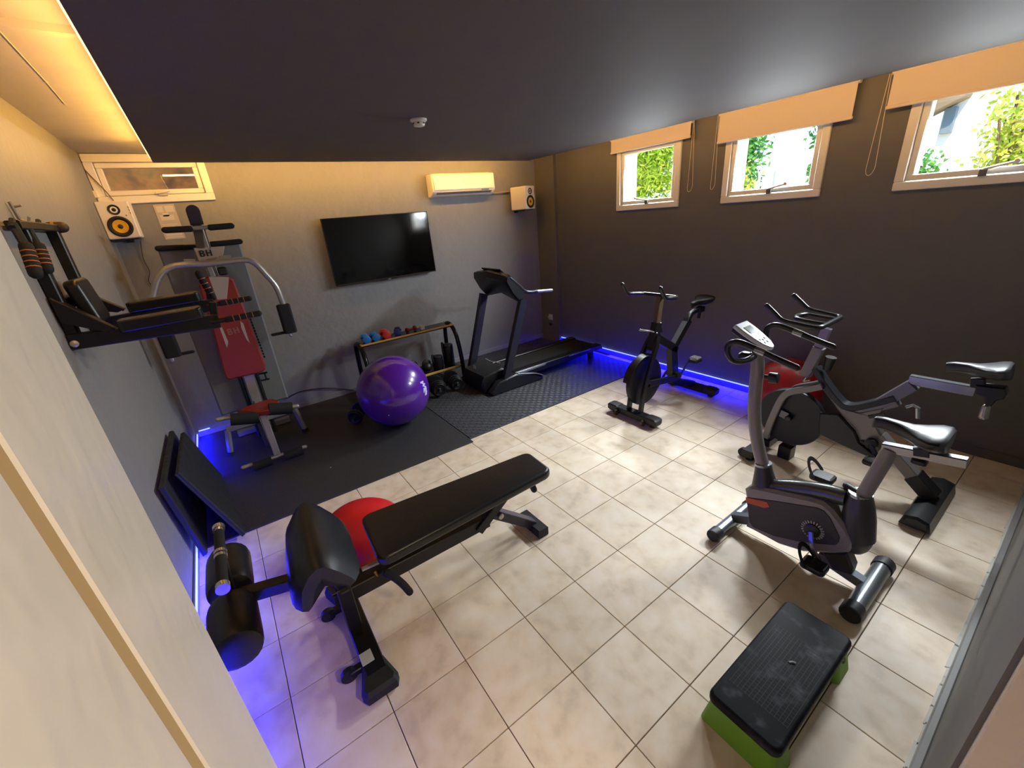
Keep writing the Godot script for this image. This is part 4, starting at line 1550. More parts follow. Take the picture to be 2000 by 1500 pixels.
	box(g, Vector3(1.645, 1.205, (zf + zn) * 0.5), Vector3(0.12, 0.012, 0.34), Basis(Vector3.BACK, deg_to_rad(-43)), 0.003)
	part(cs, "display", g, M("0b0c10", 0.12))
	for z in [zn + 0.03, zf - 0.03]:
		g = Geo.new()
		tube(g, curve([Vector3(1.62, 1.17, z), Vector3(1.70, 1.10, z), Vector3(1.79, 1.015, z), Vector3(1.86, 0.99, z), Vector3(1.95, 0.985, z)], 4), 0.02, 10)
		var hr := part(o, "hand_rail", g, M("2a2c33", 0.3, 0.4))
		g = Geo.new()
		tube(g, [Vector3(1.94, 0.985, z), Vector3(2.15, 0.962, z)], 0.017, 10, false, true)
		part(hr, "grip", g, M("8e9198", 0.3, 0.5), "grey grip")

# ---------- bicycles
# a saddle lying from nose to tail; wide is its half width at the tail
func saddle(parent: Node, nose: Vector3, tail: Vector3, wide: float, m: Material) -> MeshInstance3D:
	var g := Geo.new()
	var d := tail - nose
	var ln := d.length()
	d = d.normalized()
	var side := d.cross(Vector3.UP).normalized()
	var up := side.cross(d).normalized()
	var rings := []
	var prof := [[0.0, 0.08, 0.0], [0.03, 0.16, 0.004], [0.15, 0.2, 0.008], [0.35, 0.27, 0.006], [0.5, 0.42, 0.002], [0.65, 0.72, 0.002], [0.8, 0.97, 0.006], [0.92, 0.95, 0.009], [0.98, 0.75, 0.006], [1.0, 0.4, -0.004]]
	for p in prof:
		var w: float = wide * p[1]
		var c: Vector3 = nose + d * ln * p[0] + up * p[2]
		var th: float = 0.035 + 0.02 * p[1]
		var r := []
		for k in 16:
			var a := TAU * k / 16.0
			var x := cos(a)
			var y := sin(a)
			r.append(c + side * w * signf(x) * pow(absf(x), 0.8) + up * (th * 0.35 * y if y > 0 else th * y))
		rings.append(r)
	loft(g, rings)
	return part(parent, "saddle", g, m)

# a handlebar half mirrored on both sides of the plane ax = mid
func both(pts: Array, ax: int, mid: float) -> Array:
	var out := []
	for s in [-1.0, 1.0]:
		var l := []
		for p in pts:
			var q := Vector3.ZERO
			q = p
			q[ax] = mid + p[ax] * s
			l.append(q)
		out.append(l)
	return out

func pedal(parent: Node, c: Vector3, along: Vector3, strap: bool) -> void:
	var g := Geo.new()
	var side := along.cross(Vector3.UP).normalized()
	var b := Basis(along, Vector3.UP, -side)
	b = Basis(along.normalized(), Vector3.UP, along.normalized().cross(Vector3.UP))
	pad(g, c, Vector3(0.085, 0.03, 0.1), b, 0.02, 0.01)
	var p := part(parent, "pedal", g, M("111112", 0.45))
	g = Geo.new()
	for k in 5:
		ball(g, c + b * Vector3(-0.02 + 0.01 * k, 0.017, -0.04), Vector3.ONE * 0.004, 6)
		ball(g, c + b * Vector3(-0.02 + 0.01 * k, 0.017, 0.04), Vector3.ONE * 0.004, 6)
	part(p, "stud", g, M("b9b9ba", 0.25, 0.8))
	if strap:
		g = Geo.new()
		var l := []
		for k in 13:
			var a := PI * k / 12.0
			l.append(c + b * Vector3(cos(a) * 0.05, sin(a) * 0.07 + 0.005, -0.02 - 0.05 * sin(a)))
		bar(g, l, 0.022, 0.004, side)
		part(p, "strap", g, M("17140f", 0.5))

func upright_bike() -> void:
	var X := 1.29
	var grey := M("878280", 0.38, 0.2)
	var dark := M("3a363a", 0.4, 0.1)
	var chrome := M("9a9ea3", 0.22, 0.85)
	var blk := M("161617", 0.4)
	var o := thing("exercise_bike", "grey upright exercise bike with small display and orange stripe", "exercise bike", Vector3(X, 0, 0.92))
	var g := Geo.new()
	for q in [[0.605, 0.03, 1.085, 1.49, 0.035], [1.225, 0.037, 1.08, 1.5, 0.042]]:
		g = Geo.new()
		tube(g, [Vector3(q[2], q[4], q[0]), Vector3(q[3], q[4], q[0])], q[1], 16)
		var st := part(o, "stabiliser", g, M("74797f", 0.28, 0.7))
		for e in [[q[2], -1], [q[3], 1]]:
			g = Geo.new()
			var r: float = q[1] + 0.0055
			lathe(g, Vector3(e[0] - 0.045 * e[1], r, q[0]), Vector3(e[1], 0, 0), [[r * 0.98, 0.0], [r, 0.004], [r, 0.05], [r * 0.92, 0.056], [r * 0.8, 0.052], [0.0, 0.05]], 18)
			part(st, "end_cap", g, M("242325", 0.5))
	g = Geo.new()
	bar(g, [Vector3(X, 0.05, 0.61), Vector3(X, 0.1, 0.72)], 0.05, 0.05)
	part(o, "frame_bar", g, M("74797f", 0.28, 0.7))
	g = Geo.new()
	bar(g, [Vector3(X, 0.09, 1.02), Vector3(X, 0.05, 1.21)], 0.05, 0.045)
	part(o, "frame_bar", g, M("74797f", 0.28, 0.7))
	# shell
	g = Geo.new()
	var sx := X - 0.065
	prism(g, ZP("M", [390, 265, 460, 235, 720, 290, 1000, 350, 1110, 385, 1200, 460, 1300, 590, 1370, 700, 1395, 760, 1385, 810, 1335, 850, 1200, 857, 920, 840, 700, 770, 480, 650, 400, 610, 430, 520, 410, 400], 0, sx), Vector3(0.13, 0, 0), 0.014)
	var sh := part(o, "shell", g, grey)
	g = Geo.new()
	prism(g, ZP("M", [408, 335, 640, 365, 1060, 432, 1120, 460, 1180, 530, 1265, 700, 1258, 745, 1220, 775, 1100, 765, 880, 740, 660, 690, 470, 610, 436, 560], 0, sx - 0.004), Vector3(0.006, 0, 0), 0.002)
	part(sh, "side_panel", g, dark)
	g = Geo.new()
	prism(g, ZP("M", [403, 335, 600, 378, 622, 424, 575, 432, 412, 385], 0, sx - 0.006), Vector3(0.004, 0, 0), 0.001)
	part(sh, "stripe", g, M("c4502c", 0.45), "orange stripe")
	g = Geo.new()
	tube(g, curve(ZP("M", [640, 235, 900, 250, 1150, 290, 1330, 340], 0, X), 4), 0.04, 14)
	part(sh, "top_tube", g, M("5c5d5c", 0.25, 0.5))
	g = Geo.new()
	tube(g, ZP("M", [1435, 700, 1440, 520, 1448, 400, 1465, 300], 0, X), [0.062, 0.062, 0.055, 0.04], 18)
	ball(g, Z1("M", 1420, 700, 0, X), Vector3(0.06, 0.085, 0.06), 18)
	part(sh, "seat_socket", g, M("3f3c41", 0.38, 0.1))
	g = Geo.new()
	prism(g, ZP("M", [1090, 830, 1330, 850, 1385, 990, 1365, 1050, 1190, 1010], 0, X - 0.035), Vector3(0.07, 0, 0), 0.01)
	part(sh, "lower_guard", g, M("2c2b2c", 0.45))
	# steering post
	g = Geo.new()
	tube(g, ZP("M", [585, 265, 580, 220, 573, 120, 568, 30], 0, X), [0.062, 0.06, 0.046, 0.036], 18)
	part(o, "post_cone", g, dark)
	g = Geo.new()
	tube(g, ZP("M", [569, 40, 567, 20], 0, X), 0.039, 18)
	part(o, "collar", g, chrome)
	g = Geo.new()
	var post := ZP("K", [365, 1320, 318, 1150, 282, 950, 262, 750, 262, 550, 278, 350, 298, 150], 0, X)
	post.append(Z1("J", 650, 850, 0, X))
	tube(g, curve(post, 4), 0.03, 16)
	part(o, "post", g, grey)
	g = Geo.new()
	var kb := Z1("K", 330, 265, 0, X)
	lathe(g, kb + Vector3(0, 0, 0.02), Vector3(0.15, 0.1, 1), [[0.012, 0.0], [0.012, 0.015], [0.026, 0.02], [0.026, 0.055], [0.02, 0.06], [0.0, 0.06]], 10)
	part(o, "tension_knob", g, blk)
	g = Geo.new()
	for l in both([Vector3(0.0, 1.025, 0.60), Vector3(0.09, 1.015, 0.59), Vector3(0.165, 1.03, 0.572), Vector3(0.182, 1.07, 0.548), Vector3(0.182, 1.108, 0.55), Vector3(0.182, 1.128, 0.588), Vector3(0.182, 1.116, 0.655), Vector3(0.182, 1.09, 0.745), Vector3(0.182, 1.066, 0.838)], 0, X):
		tube(g, curve(l, 4), 0.0145, 10, false, true)
	var hb := part(o, "handlebar", g, M("1a1918", 0.3))
	g = Geo.new()
	box(g, Z1("J", 510, 915, 0, X - 0.03), Vector3(0.05, 0.05, 0.06), Basis(), 0.01)
	part(hb, "clamp", g, blk)
	for s in [-0.182, 0.182]:
		g = Geo.new()
		tube(g, [Vector3(X + s, 1.112, 0.668), Vector3(X + s, 1.1, 0.71)], 0.0158, 10)
		part(hb, "pulse_sensor", g, chrome)
	# display
	var ct := Vector3(X, 1.168, 0.503)
	var cb := Vector3(X, 1.075, 0.665)
	var dn := (cb - ct).normalized()
	var nrm := dn.cross(Vector3.RIGHT).normalized()
	if nrm.y < 0: nrm = -nrm
	var out := []
	for q in [[-0.055, 0.0], [0.055, 0.0], [0.057, 0.05], [0.05, 0.11], [0.038, 0.155], [0.02, 0.182], [0.0, 0.19], [-0.02, 0.182], [-0.038, 0.155], [-0.05, 0.11], [-0.057, 0.05]]:
		out.append(ct + Vector3.RIGHT * q[0] + dn * q[1])
	g = Geo.new()
	prism(g, out, -nrm * 0.022, 0.005)
	var cs := part(o, "display", g, M("cdd3d6", 0.28))
	g = Geo.new()
	var cb2 := Basis(Vector3.RIGHT, nrm, Vector3.RIGHT.cross(nrm))
	box(g, ct + dn * 0.055 + nrm * 0.0008, Vector3(0.06, 0.002, 0.045), cb2, 0.0005)
	part(cs, "screen", g, M("6e7f78", 0.15))
	for q in [[-0.02, 0.125], [0.0, 0.13], [0.02, 0.125], [-0.012, 0.148], [0.012, 0.148]]:
		g = Geo.new()
		box(g, ct + dn * q[1] + Vector3.RIGHT * q[0] + nrm * 0.001, Vector3(0.013, 0.003, 0.012), cb2, 0.001)
		part(cs, "button", g, M("8f999e", 0.4))
	g = Geo.new()
	prism(g, [ct + Vector3.RIGHT * -0.04 - nrm * 0.022, ct + Vector3.RIGHT * 0.04 - nrm * 0.022, ct + Vector3.RIGHT * 0.03 + dn * 0.13 - nrm * 0.022, ct + Vector3.RIGHT * -0.03 + dn * 0.13 - nrm * 0.022], -nrm * 0.03, 0.006)
	bar(g, [ct + dn * 0.1 - nrm * 0.04, Z1("J", 650, 850, 0, X)], 0.03, 0.03)
	part(cs, "back_shell", g, blk)
	# seat post, slider and saddle
	g = Geo.new()
	tube(g, [Z1("M", 1455, 360, 0, X), Z1("L", 560, 1090, 0, X)], 0.028, 16)
	part(o, "seat_post", g, grey)
	g = Geo.new()
	tube(g, ZP("M", [1452, 318, 1458, 292], 0, X), 0.043, 18)
	part(o, "collar", g, chrome)
	g = Geo.new()
	var k2 := Z1("M", 1330, 230, 0, X + 0.02)
	tube(g, [Z1("M", 1420, 290, 0, X), k2], 0.016, 10, false, true)
	part(o, "adjust_knob", g, blk)
	g = Geo.new()
	bar(g, ZP("L", [470, 1065, 1385, 1245], 0, X), 0.036, 0.036)
	var sl := part(o, "seat_slider", g, chrome)
	g = Geo.new()
	box(g, Z1("L", 870, 1225, 0, X), Vector3(0.05, 0.03, 0.045), Basis(), 0.008)
	part(sl, "knob", g, blk)
	g = Geo.new()
	bar(g, [Z1("L", 900, 1160, 0, X), Z1("L", 900, 1080, 0, X)], 0.04, 0.05, Vector3.FORWARD)
	part(sl, "saddle_clamp", g, blk)
	saddle(o, Z1("L", 375, 775, 0, X), Z1("L", 1225, 1010, 0, X), 0.105, M("232326", 0.36))
	# cranks and pedals
	var hub := Z1("M", 1010, 640, 0, X - 0.08)
	g = Geo.new()
	lathe(g, hub, Vector3.LEFT, [[0.034, -0.02], [0.034, 0.004], [0.022, 0.01], [0.0, 0.01]], 18)
	var cr := part(o, "crank_hub", g, blk)
	g = Geo.new()
	for k in 22:
		var a := TAU * k / 22.0
		box(g, hub + Vector3(0.008, cos(a) * 0.04, sin(a) * 0.04), Vector3(0.006, 0.016, 0.006), Basis(Vector3.RIGHT, a), 0.001)
	part(cr, "dial_mark", g, M("b9b4b2", 0.4))
	var pn := Z1("M", 1060, 930, 0, X - 0.12)
	g = Geo.new()
	bar(g, curve([hub + Vector3(-0.01, 0, 0), hub.lerp(pn, 0.5) + Vector3(-0.01, 0, -0.006), pn + Vector3(0.02, 0, 0)], 4), 0.022, 0.012, Vector3.LEFT)
	part(o, "crank", g, M("8e8a88", 0.25, 0.8))
	pedal(o, pn + Vector3(-0.03, 0, 0), Vector3.RIGHT, true)
	var hf := Vector3(X + 0.08, hub.y, hub.z)
	var pf := Vector3(X + 0.14, hub.y * 2 - pn.y, hub.z * 2 - pn.z)
	g = Geo.new()
	bar(g, [hf, pf], 0.022, 0.012, Vector3.LEFT)
	part(o, "crank", g, M("8e8a88", 0.25, 0.8))
	pedal(o, Z1("M", 1110, 150, 0, X + 0.16), Vector3.RIGHT, true)

func spin_bike_grey() -> void:
	var X := 2.2
	var grey := M("7d7978", 0.36, 0.3)
	var chrome := M("a9adb2", 0.2, 0.85)
	var blk := M("121214", 0.4)
	var o := thing("spin_bike", "grey spin bike with black flywheel and loop handlebar", "spin bike", Vector3(X, 0, 0.8))
	var g := Geo.new()
	# stabilisers
	g = Geo.new()
	bar(g, [Vector3(1.965, 0.05, 0.335), Vector3(2.435, 0.05, 0.335)], 0.07, 0.055)
	var st := part(o, "stabiliser", g, blk)
	for s in [-0.2, 0.2]:
		g = Geo.new()
		lathe(g, Vector3(X + s - 0.012, 0.035, 0.295), Vector3.RIGHT, [[0.034, 0.0], [0.034, 0.024]], 14)
		part(st, "wheel", g, m_rubber)
		g = Geo.new()
		lathe(g, Vector3(X + s, 0.0, 0.345), Vector3.UP, [[0.028, 0.0], [0.028, 0.012], [0.012, 0.014], [0.012, 0.03]], 12)
		part(st, "foot", g, m_rubber)
	g = Geo.new()
	prism(g, [Vector3(1.93, 0.012, 1.17), Vector3(1.93, 0.07, 1.185), Vector3(1.93, 0.085, 1.235), Vector3(1.93, 0.07, 1.285), Vector3(1.93, 0.012, 1.30)], Vector3(0.54, 0, 0), 0.012)
	st = part(o, "stabiliser", g, blk)
	for s in [-0.21, 0.21]:
		g = Geo.new()
		lathe(g, Vector3(X + s, 0.0, 1.235), Vector3.UP, [[0.03, 0.0], [0.03, 0.016]], 12)
		part(st, "foot", g, m_rubber)
	# rear leg and its boot
	g = Geo.new()
	var l0 := Vector3(X, 0.36, 0.945)
	var l1 := Vector3(X, 0.09, 1.235)
	bar(g, [l0, l1], 0.075, 0.06, Vector3.BACK)
	part(o, "rear_leg", g, grey)
	g = Geo.new()
	bar(g, [l0.lerp(l1, 0.66), l1], 0.09, 0.075, Vector3.BACK)
	part(o, "boot", g, blk)
	# flywheel and front fork
	var wc := Vector3(X, 0.315, 0.478)
	g = Geo.new()
	lathe(g, wc - Vector3(0.022, 0, 0), Vector3.RIGHT, [[0.02, 0.004], [0.15, 0.004], [0.165, 0.0], [0.198, 0.0], [0.202, 0.006], [0.202, 0.038], [0.198, 0.044], [0.165, 0.044], [0.15, 0.04], [0.02, 0.04]], 40)
	var wh := part(o, "flywheel", g, M("1b1b1f", 0.4, 0.3))
	g = Geo.new()
	lathe(g, wc - Vector3(0.055, 0, 0), Vector3.RIGHT, [[0.016, 0.0], [0.02, 0.004], [0.02, 0.106], [0.016, 0.11]], 14)
	part(wh, "axle", g, blk)
	g = Geo.new()
	box(g, Z1("K", 605, 720, 0, X - 0.035), Vector3(0.004, 0.05, 0.05), Basis(Vector3.RIGHT, 0.2), 0.001)
	part(wh, "label_sticker", g, M("8c8984", 0.5))
	for dx in [-0.05, 0.05]:
		g = Geo.new()
		var f := ZP("K", [1050, 385, 880, 420, 680, 455, 590, 520, 520, 650, 450, 810, 392, 985], 0, X - 0.05)
		var q := []
		for p in f: q.append(Vector3(X + dx, p.y, p.z))
		bar(g, curve(q, 4), 0.03, 0.042, Vector3.UP)
		part(o, "fork", g, M("7b7876", 0.34, 0.4))
	g = Geo.new()
	bar(g, [Vector3(X, 0.085, 0.335), Vector3(X, 0.085, 0.40)], 0.13, 0.05)
	span(g, Vector3(X - 0.045, 0.0, 0.45), Vector3(X + 0.045, 0.1, 0.53), 0.006)
	part(o, "front_bracket", g, blk)
	# main frame
	g = Geo.new()
	var fx := X - 0.035
	prism(g, ZP("K", [1035, 400, 1095, 395, 1290, 640, 1480, 690, 1640, 660, 1790, 630, 1720, 760, 1690, 860, 1780, 1010, 1770, 1080, 1690, 1170, 1620, 1165, 1530, 1090, 1460, 1010, 1440, 920, 1250, 690], 0, fx), Vector3(0.07, 0, 0), 0.01)
	part(o, "frame", g, grey)
	g = Geo.new()
	bar(g, [Z1("K", 1500, 720, 0, X), Z1("L", 800, 395, 0, X)], 0.06, 0.062, Vector3.BACK)
	bar(g, [Z1("K", 1480, 700, 0, X), Z1("K", 1940, 560, 0, X)], 0.058, 0.05, Vector3.BACK)
	part(o, "seat_tube", g, M("75727a", 0.36, 0.35))
	g = Geo.new()
	bar(g, curve(ZP("K", [985, 165, 1110, 360, 1240, 530, 1340, 610, 1470, 620, 1700, 570, 1925, 510], 0, X), 4), 0.075, 0.035)
	part(o, "sweat_guard", g, M("17191f", 0.4))
	g = Geo.new()
	prism(g, ZP("K", [1020, 700, 1240, 720, 1430, 920, 1480, 1050, 1690, 1215, 1640, 1240, 1300, 1090, 1010, 950], 0, X - 0.06), Vector3(0.03, 0, 0), 0.006)
	part(o, "chain_guard", g, blk)
	# handlebar
	g = Geo.new()
	bar(g, ZP("J", [1470, 790, 1290, 1150], 0, X), 0.055, 0.06, Vector3.BACK)
	part(o, "post_sleeve", g, grey)
	g = Geo.new()
	bar(g, ZP("J", [1570, 540, 1440, 840], 0, X), 0.036, 0.05, Vector3.BACK)
	part(o, "handlebar_post", g, M("8e8698", 0.35, 0.5))
	g = Geo.new()
	var hb := []
	for p in [Vector3(-0.185, 1.09, 0.296), Vector3(-0.185, 1.05, 0.345), Vector3(-0.185, 1.012, 0.395), Vector3(-0.18, 1.0, 0.47), Vector3(-0.172, 0.99, 0.555), Vector3(-0.15, 0.99, 0.585), Vector3(-0.1, 0.99, 0.59)]: hb.append(p)
	var full := []
	for p in hb: full.append(Vector3(X + p.x, p.y, p.z))
	for k in range(hb.size() - 1, -1, -1): full.append(Vector3(X - hb[k].x, hb[k].y, hb[k].z))
	tube(g, curve(full, 4), 0.0155, 10, false, true)
	var loop := []
	for p in [Vector3(-0.075, 0.99, 0.59), Vector3(-0.075, 0.998, 0.47), Vector3(-0.06, 1.003, 0.425), Vector3(0.0, 1.004, 0.405), Vector3(0.06, 1.003, 0.425), Vector3(0.075, 0.998, 0.47), Vector3(0.075, 0.99, 0.59)]: loop.append(Vector3(X + p.x, p.y, p.z))
	tube(g, curve(loop, 4), 0.0145, 10)
	part(o, "handlebar", g, M("1c1e20", 0.25))
	g = Geo.new()
	var kn := ZP("K", [1160, 45, 1105, 190], 0, X)
	tube(g, kn, [0.03, 0.022], 14)
	part(o, "brake_knob", g, blk)
	g = Geo.new()
	tube(g, ZP("K", [865, 280, 835, 325], 0, X - 0.05), 0.006, 8)
	tube(g, ZP("K", [835, 325, 910, 315], 0, X - 0.05), 0.006, 8)
	part(o, "brake_lever", g, chrome)
	# seat
	g = Geo.new()
	bar(g, ZP("L", [760, 335, 1470, 465], 0, X), 0.04, 0.05)
	var sl := part(o, "seat_slider", g, chrome)
	g = Geo.new()
	prism(g, ZP("L", [1470, 400, 1800, 440, 1815, 500, 1780, 560, 1700, 575, 1640, 640, 1570, 620, 1560, 540, 1470, 500], 0, X - 0.03), Vector3(0.06, 0, 0), 0.006)
	part(sl, "saddle_clamp", g, blk)
	g = Geo.new()
	tube(g, ZP("L", [1590, 640, 1560, 735], 0, X), [0.016, 0.02], 12, false, true)
	part(sl, "knob", g, M("a8a49c", 0.25, 0.8))
	g = Geo.new()
	bar(g, ZP("L", [1500, 330, 1500, 420], 0, X), 0.04, 0.05, Vector3.BACK)
	part(sl, "saddle_post", g, blk)
	g = Geo.new()
	tube(g, ZP("L", [720, 640, 800, 620, 850, 650], 0, X + 0.06), 0.009, 8)
	tube(g, ZP("L", [850, 650, 850, 760], 0, X + 0.06), 0.012, 8)
	part(o, "pop_pin", g, chrome)
	g = Geo.new()
	bar(g, ZP("K", [1600, 745, 1790, 715], 0, X - 0.038), 0.008, 0.02, Vector3.UP)
	part(o, "emblem", g, M("2c2a2a", 0.4))
	saddle(o, Z1("L", 1150, 185, 0, X), Z1("L", 1890, 240, 0, X), 0.1, M("232326", 0.36))
	# crank and pedals
	var hub := Z1("K", 1625, 1060, 0, X - 0.06)
	g = Geo.new()
	lathe(g, hub, Vector3.LEFT, [[0.03, -0.02], [0.03, 0.01], [0.018, 0.014], [0.0, 0.014]], 16)
	var cr := part(o, "crank_hub", g, blk)
	g = Geo.new()
	lathe(g, Z1("K", 1525, 1045, 0, X - 0.04), Vector3.LEFT, [[0.013, 0.0], [0.013, 0.008], [0.0, 0.009]], 10)
	part(cr, "cap", g, blk)
	g = Geo.new()
	var ce := Z1("K", 1705, 1225, 0, X - 0.085)
	bar(g, [hub + Vector3(-0.01, 0, 0), ce], 0.024, 0.014, Vector3.LEFT)
	part(o, "crank", g, M("26262a", 0.3, 0.5))
	pedal(o, ce + Vector3(-0.05, -0.01, 0.0), Vector3.RIGHT, false)
	g = Geo.new()
	var cf := Vector3(X + 0.085, hub.y * 2 - ce.y, hub.z * 2 - ce.z)
	bar(g, [Vector3(X + 0.06, hub.y, hub.z), cf], 0.024, 0.014, Vector3.LEFT)
	part(o, "crank", g, M("26262a", 0.3, 0.5))
	pedal(o, cf + Vector3(0.05, 0.01, 0), Vector3.RIGHT, false)

func spin_bike_black() -> void:
	var Zc := -0.61
	var blk := M("161618", 0.36, 0.2)
	var o := thing("spin_bike", "black spin bike with tan handlebar post", "spin bike", Vector3(2.3, 0, Zc))
	var g := Geo.new()
	for q in [[1.91, "front"], [2.775, "rear"]]:
		g = Geo.new()
		bar(g, [Vector3(q[0], 0.052, Zc - 0.24), Vector3(q[0], 0.052, Zc + 0.25)], 0.085, 0.055)
		var st := part(o, "stabiliser", g, blk)
		for s in [-0.2, 0.2]:
			g = Geo.new()
			span(g, Vector3(q[0] - 0.05, 0.03, Zc + s - 0.06), Vector3(q[0] + 0.05, 0.088, Zc + s + 0.06), 0.012)
			part(st, "end_cap", g, M("1c1d1f", 0.5))
			g = Geo.new()
			lathe(g, Vector3(q[0], 0.0, Zc + s), Vector3.UP, [[0.025, 0.0], [0.025, 0.012], [0.01, 0.014], [0.01, 0.03]], 12)
			part(st, "foot", g, m_rubber)
			if q[1] == "front":
				g = Geo.new()
				lathe(g, Vector3(q[0] - 0.058, 0.034, Zc + s * 0.72 - 0.01), Vector3.BACK, [[0.026, 0.0], [0.026, 0.02]], 14)
				part(st, "wheel", g, M("4a443c", 0.4, 0.4))
	# flywheel between the fork legs
	var wc := Vector3(2.035, 0.325, Zc)
	g = Geo.new()
	lathe(g, wc - Vector3(0, 0, 0.02), Vector3.BACK, [[0.02, 0.004], [0.16, 0.004], [0.175, 0.0], [0.21, 0.0], [0.214, 0.006], [0.214, 0.034], [0.21, 0.04], [0.175, 0.04], [0.16, 0.036], [0.02, 0.036]], 40)
	var wh := part(o, "flywheel", g, M("16171d", 0.35, 0.4))
	g = Geo.new()
	lathe(g, wc - Vector3(0, 0, 0.06), Vector3.BACK, [[0.018, 0.0], [0.018, 0.12]], 14)
	part(wh, "axle", g, blk)
	for dz in [-0.062, 0.062]:
		g = Geo.new()
		bar(g, curve([Vector3(1.925, 0.07, Zc + dz), Vector3(1.955, 0.25, Zc + dz), Vector3(2.02, 0.45, Zc + dz), Vector3(2.11, 0.62, Zc + dz * 0.8), Vector3(2.15, 0.70, Zc + dz * 0.5)], 4), 0.028, 0.045, Vector3.LEFT)
		part(o, "fork", g, blk)
	g = Geo.new()
	var arc := []
	for k in 12:
		var a := deg_to_rad(70 + 9 * k)
		arc.append(wc + Vector3(cos(a) * 0.235, sin(a) * 0.235, 0))
	bar(g, arc, 0.07, 0.006)
	part(o, "mudguard", g, M("241f20", 0.35, 0.3))
	# handlebar post
	g = Geo.new()
	bar(g, [Vector3(2.12, 0.58, Zc), Vector3(2.172, 0.81, Zc)], 0.06, 0.075, Vector3.LEFT)
	part(o, "post_sleeve", g, blk)
	g = Geo.new()
	bar(g, [Vector3(2.165, 0.78, Zc), Vector3(2.2, 1.02, Zc)], 0.042, 0.055, Vector3.LEFT)
	part(o, "handlebar_post", g, M("6d5a4a", 0.35, 0.5))
	g = Geo.new()
	tube(g, [Vector3(2.14, 0.73, Zc + 0.03), Vector3(2.1, 0.75, Zc + 0.0), Vector3(2.02, 0.77, Zc - 0.05)], [0.007, 0.008, 0.01], 10, false, true)
	part(o, "pop_pin", g, M("a5a5a8", 0.25, 0.8))
	g = Geo.new()
	var l := []
	for p in [Vector3(1.945, 1.145, -0.18), Vector3(1.975, 1.1, -0.18), Vector3(2.02, 1.058, -0.18), Vector3(2.10, 1.045, -0.178), Vector3(2.17, 1.035, -0.165), Vector3(2.2, 1.03, -0.12)]: l.append(p)
	var full := []
	for p in l: full.append(Vector3(p.x, p.y, Zc + p.z))
	for k in range(l.size() - 1, -1, -1): full.append(Vector3(l[k].x, l[k].y, Zc - l[k].z))
	tube(g, curve(full, 4), 0.0165, 10, false, true)
	part(o, "handlebar", g, M("1b1b1d", 0.28))
	g = Geo.new()
	tube(g, [Vector3(2.2, 0.80, Zc), Vector3(2.225, 0.72, Zc)], 0.02, 12)
	part(o, "brake_knob", g, blk)
	# frame
	g = Geo.new()
	bar(g, [Vector3(2.17, 0.68, Zc), Vector3(2.39, 0.545, Zc), Vector3(2.45, 0.5, Zc)], 0.06, 0.07)
	bar(g, [Vector3(2.39, 0.50, Zc), Vector3(2.62, 0.74, Zc)], 0.055, 0.065, Vector3.LEFT)
	bar(g, [Vector3(2.40, 0.54, Zc), Vector3(2.46, 0.22, Zc)], 0.06, 0.09, Vector3.LEFT)
	bar(g, [Vector3(2.44, 0.2, Zc), Vector3(2.775, 0.07, Zc)], 0.06, 0.07)
	bar(g, [Vector3(2.06, 0.3, Zc + 0.04), Vector3(2.45, 0.24, Zc + 0.04)], 0.02, 0.06)
	part(o, "frame", g, blk)
	g = Geo.new()
	bar(g, [Vector3(2.40, 0.555, Zc + 0.0), Vector3(2.575, 0.735, Zc)], 0.05, 0.012, Vector3.LEFT)
	part(o, "sweat_guard", g, M("5c5e63", 0.35))
	g = Geo.new()
	bar(g, [Vector3(2.6, 0.71, Zc), Vector3(2.66, 0.79, Zc), Vector3(2.80, 0.815, Zc)], 0.035, 0.04)
	part(o, "seat_post", g, blk)
	g = Geo.new()
	box(g, Vector3(2.80, 0.80, Zc), Vector3(0.09, 0.05, 0.05), Basis(), 0.006)
	tube(g, [Vector3(2.8, 0.78, Zc), Vector3(2.79, 0.72, Zc)], 0.014, 10)
	part(o, "saddle_clamp", g, blk)
	saddle(o, Vector3(2.66, 0.872, Zc), Vector3(2.90, 0.895, Zc), 0.095, M("141416", 0.5))
	# crank and pedals
	var hub := Vector3(2.455, 0.27, Zc + 0.06)
	g = Geo.new()
	lathe(g, hub - Vector3(0, 0, 0.12), Vector3.BACK, [[0.03, 0.0], [0.03, 0.13], [0.015, 0.14], [0.0, 0.14]], 16)
	part(o, "crank_hub", g, M("3a3a40", 0.3, 0.6))
	var ce := hub + Vector3(0.10, 0.135, 0.03)
	for q in [[hub + Vector3(0, 0, 0.015), ce, 0.055], [hub + Vector3(0, 0, -0.135), hub * 2 - ce + Vector3(0, 0, -0.12), -0.055]]:
		g = Geo.new()
		bar(g, [q[0], q[1]], 0.024, 0.014, Vector3.BACK)
		part(o, "crank", g, M("5a5a60", 0.3, 0.7))
		pedal(o, q[1] + Vector3(0, 0, q[2]), Vector3(0, 0, 1), false)
	g = Geo.new()
	box(g, ce + Vector3(0, 0.025, 0.055), Vector3(0.07, 0.018, 0.08), Basis(), 0.006)
	part(o, "toe_plate", g, M("bdbdb8", 0.3, 0.5), "pale metal plate")

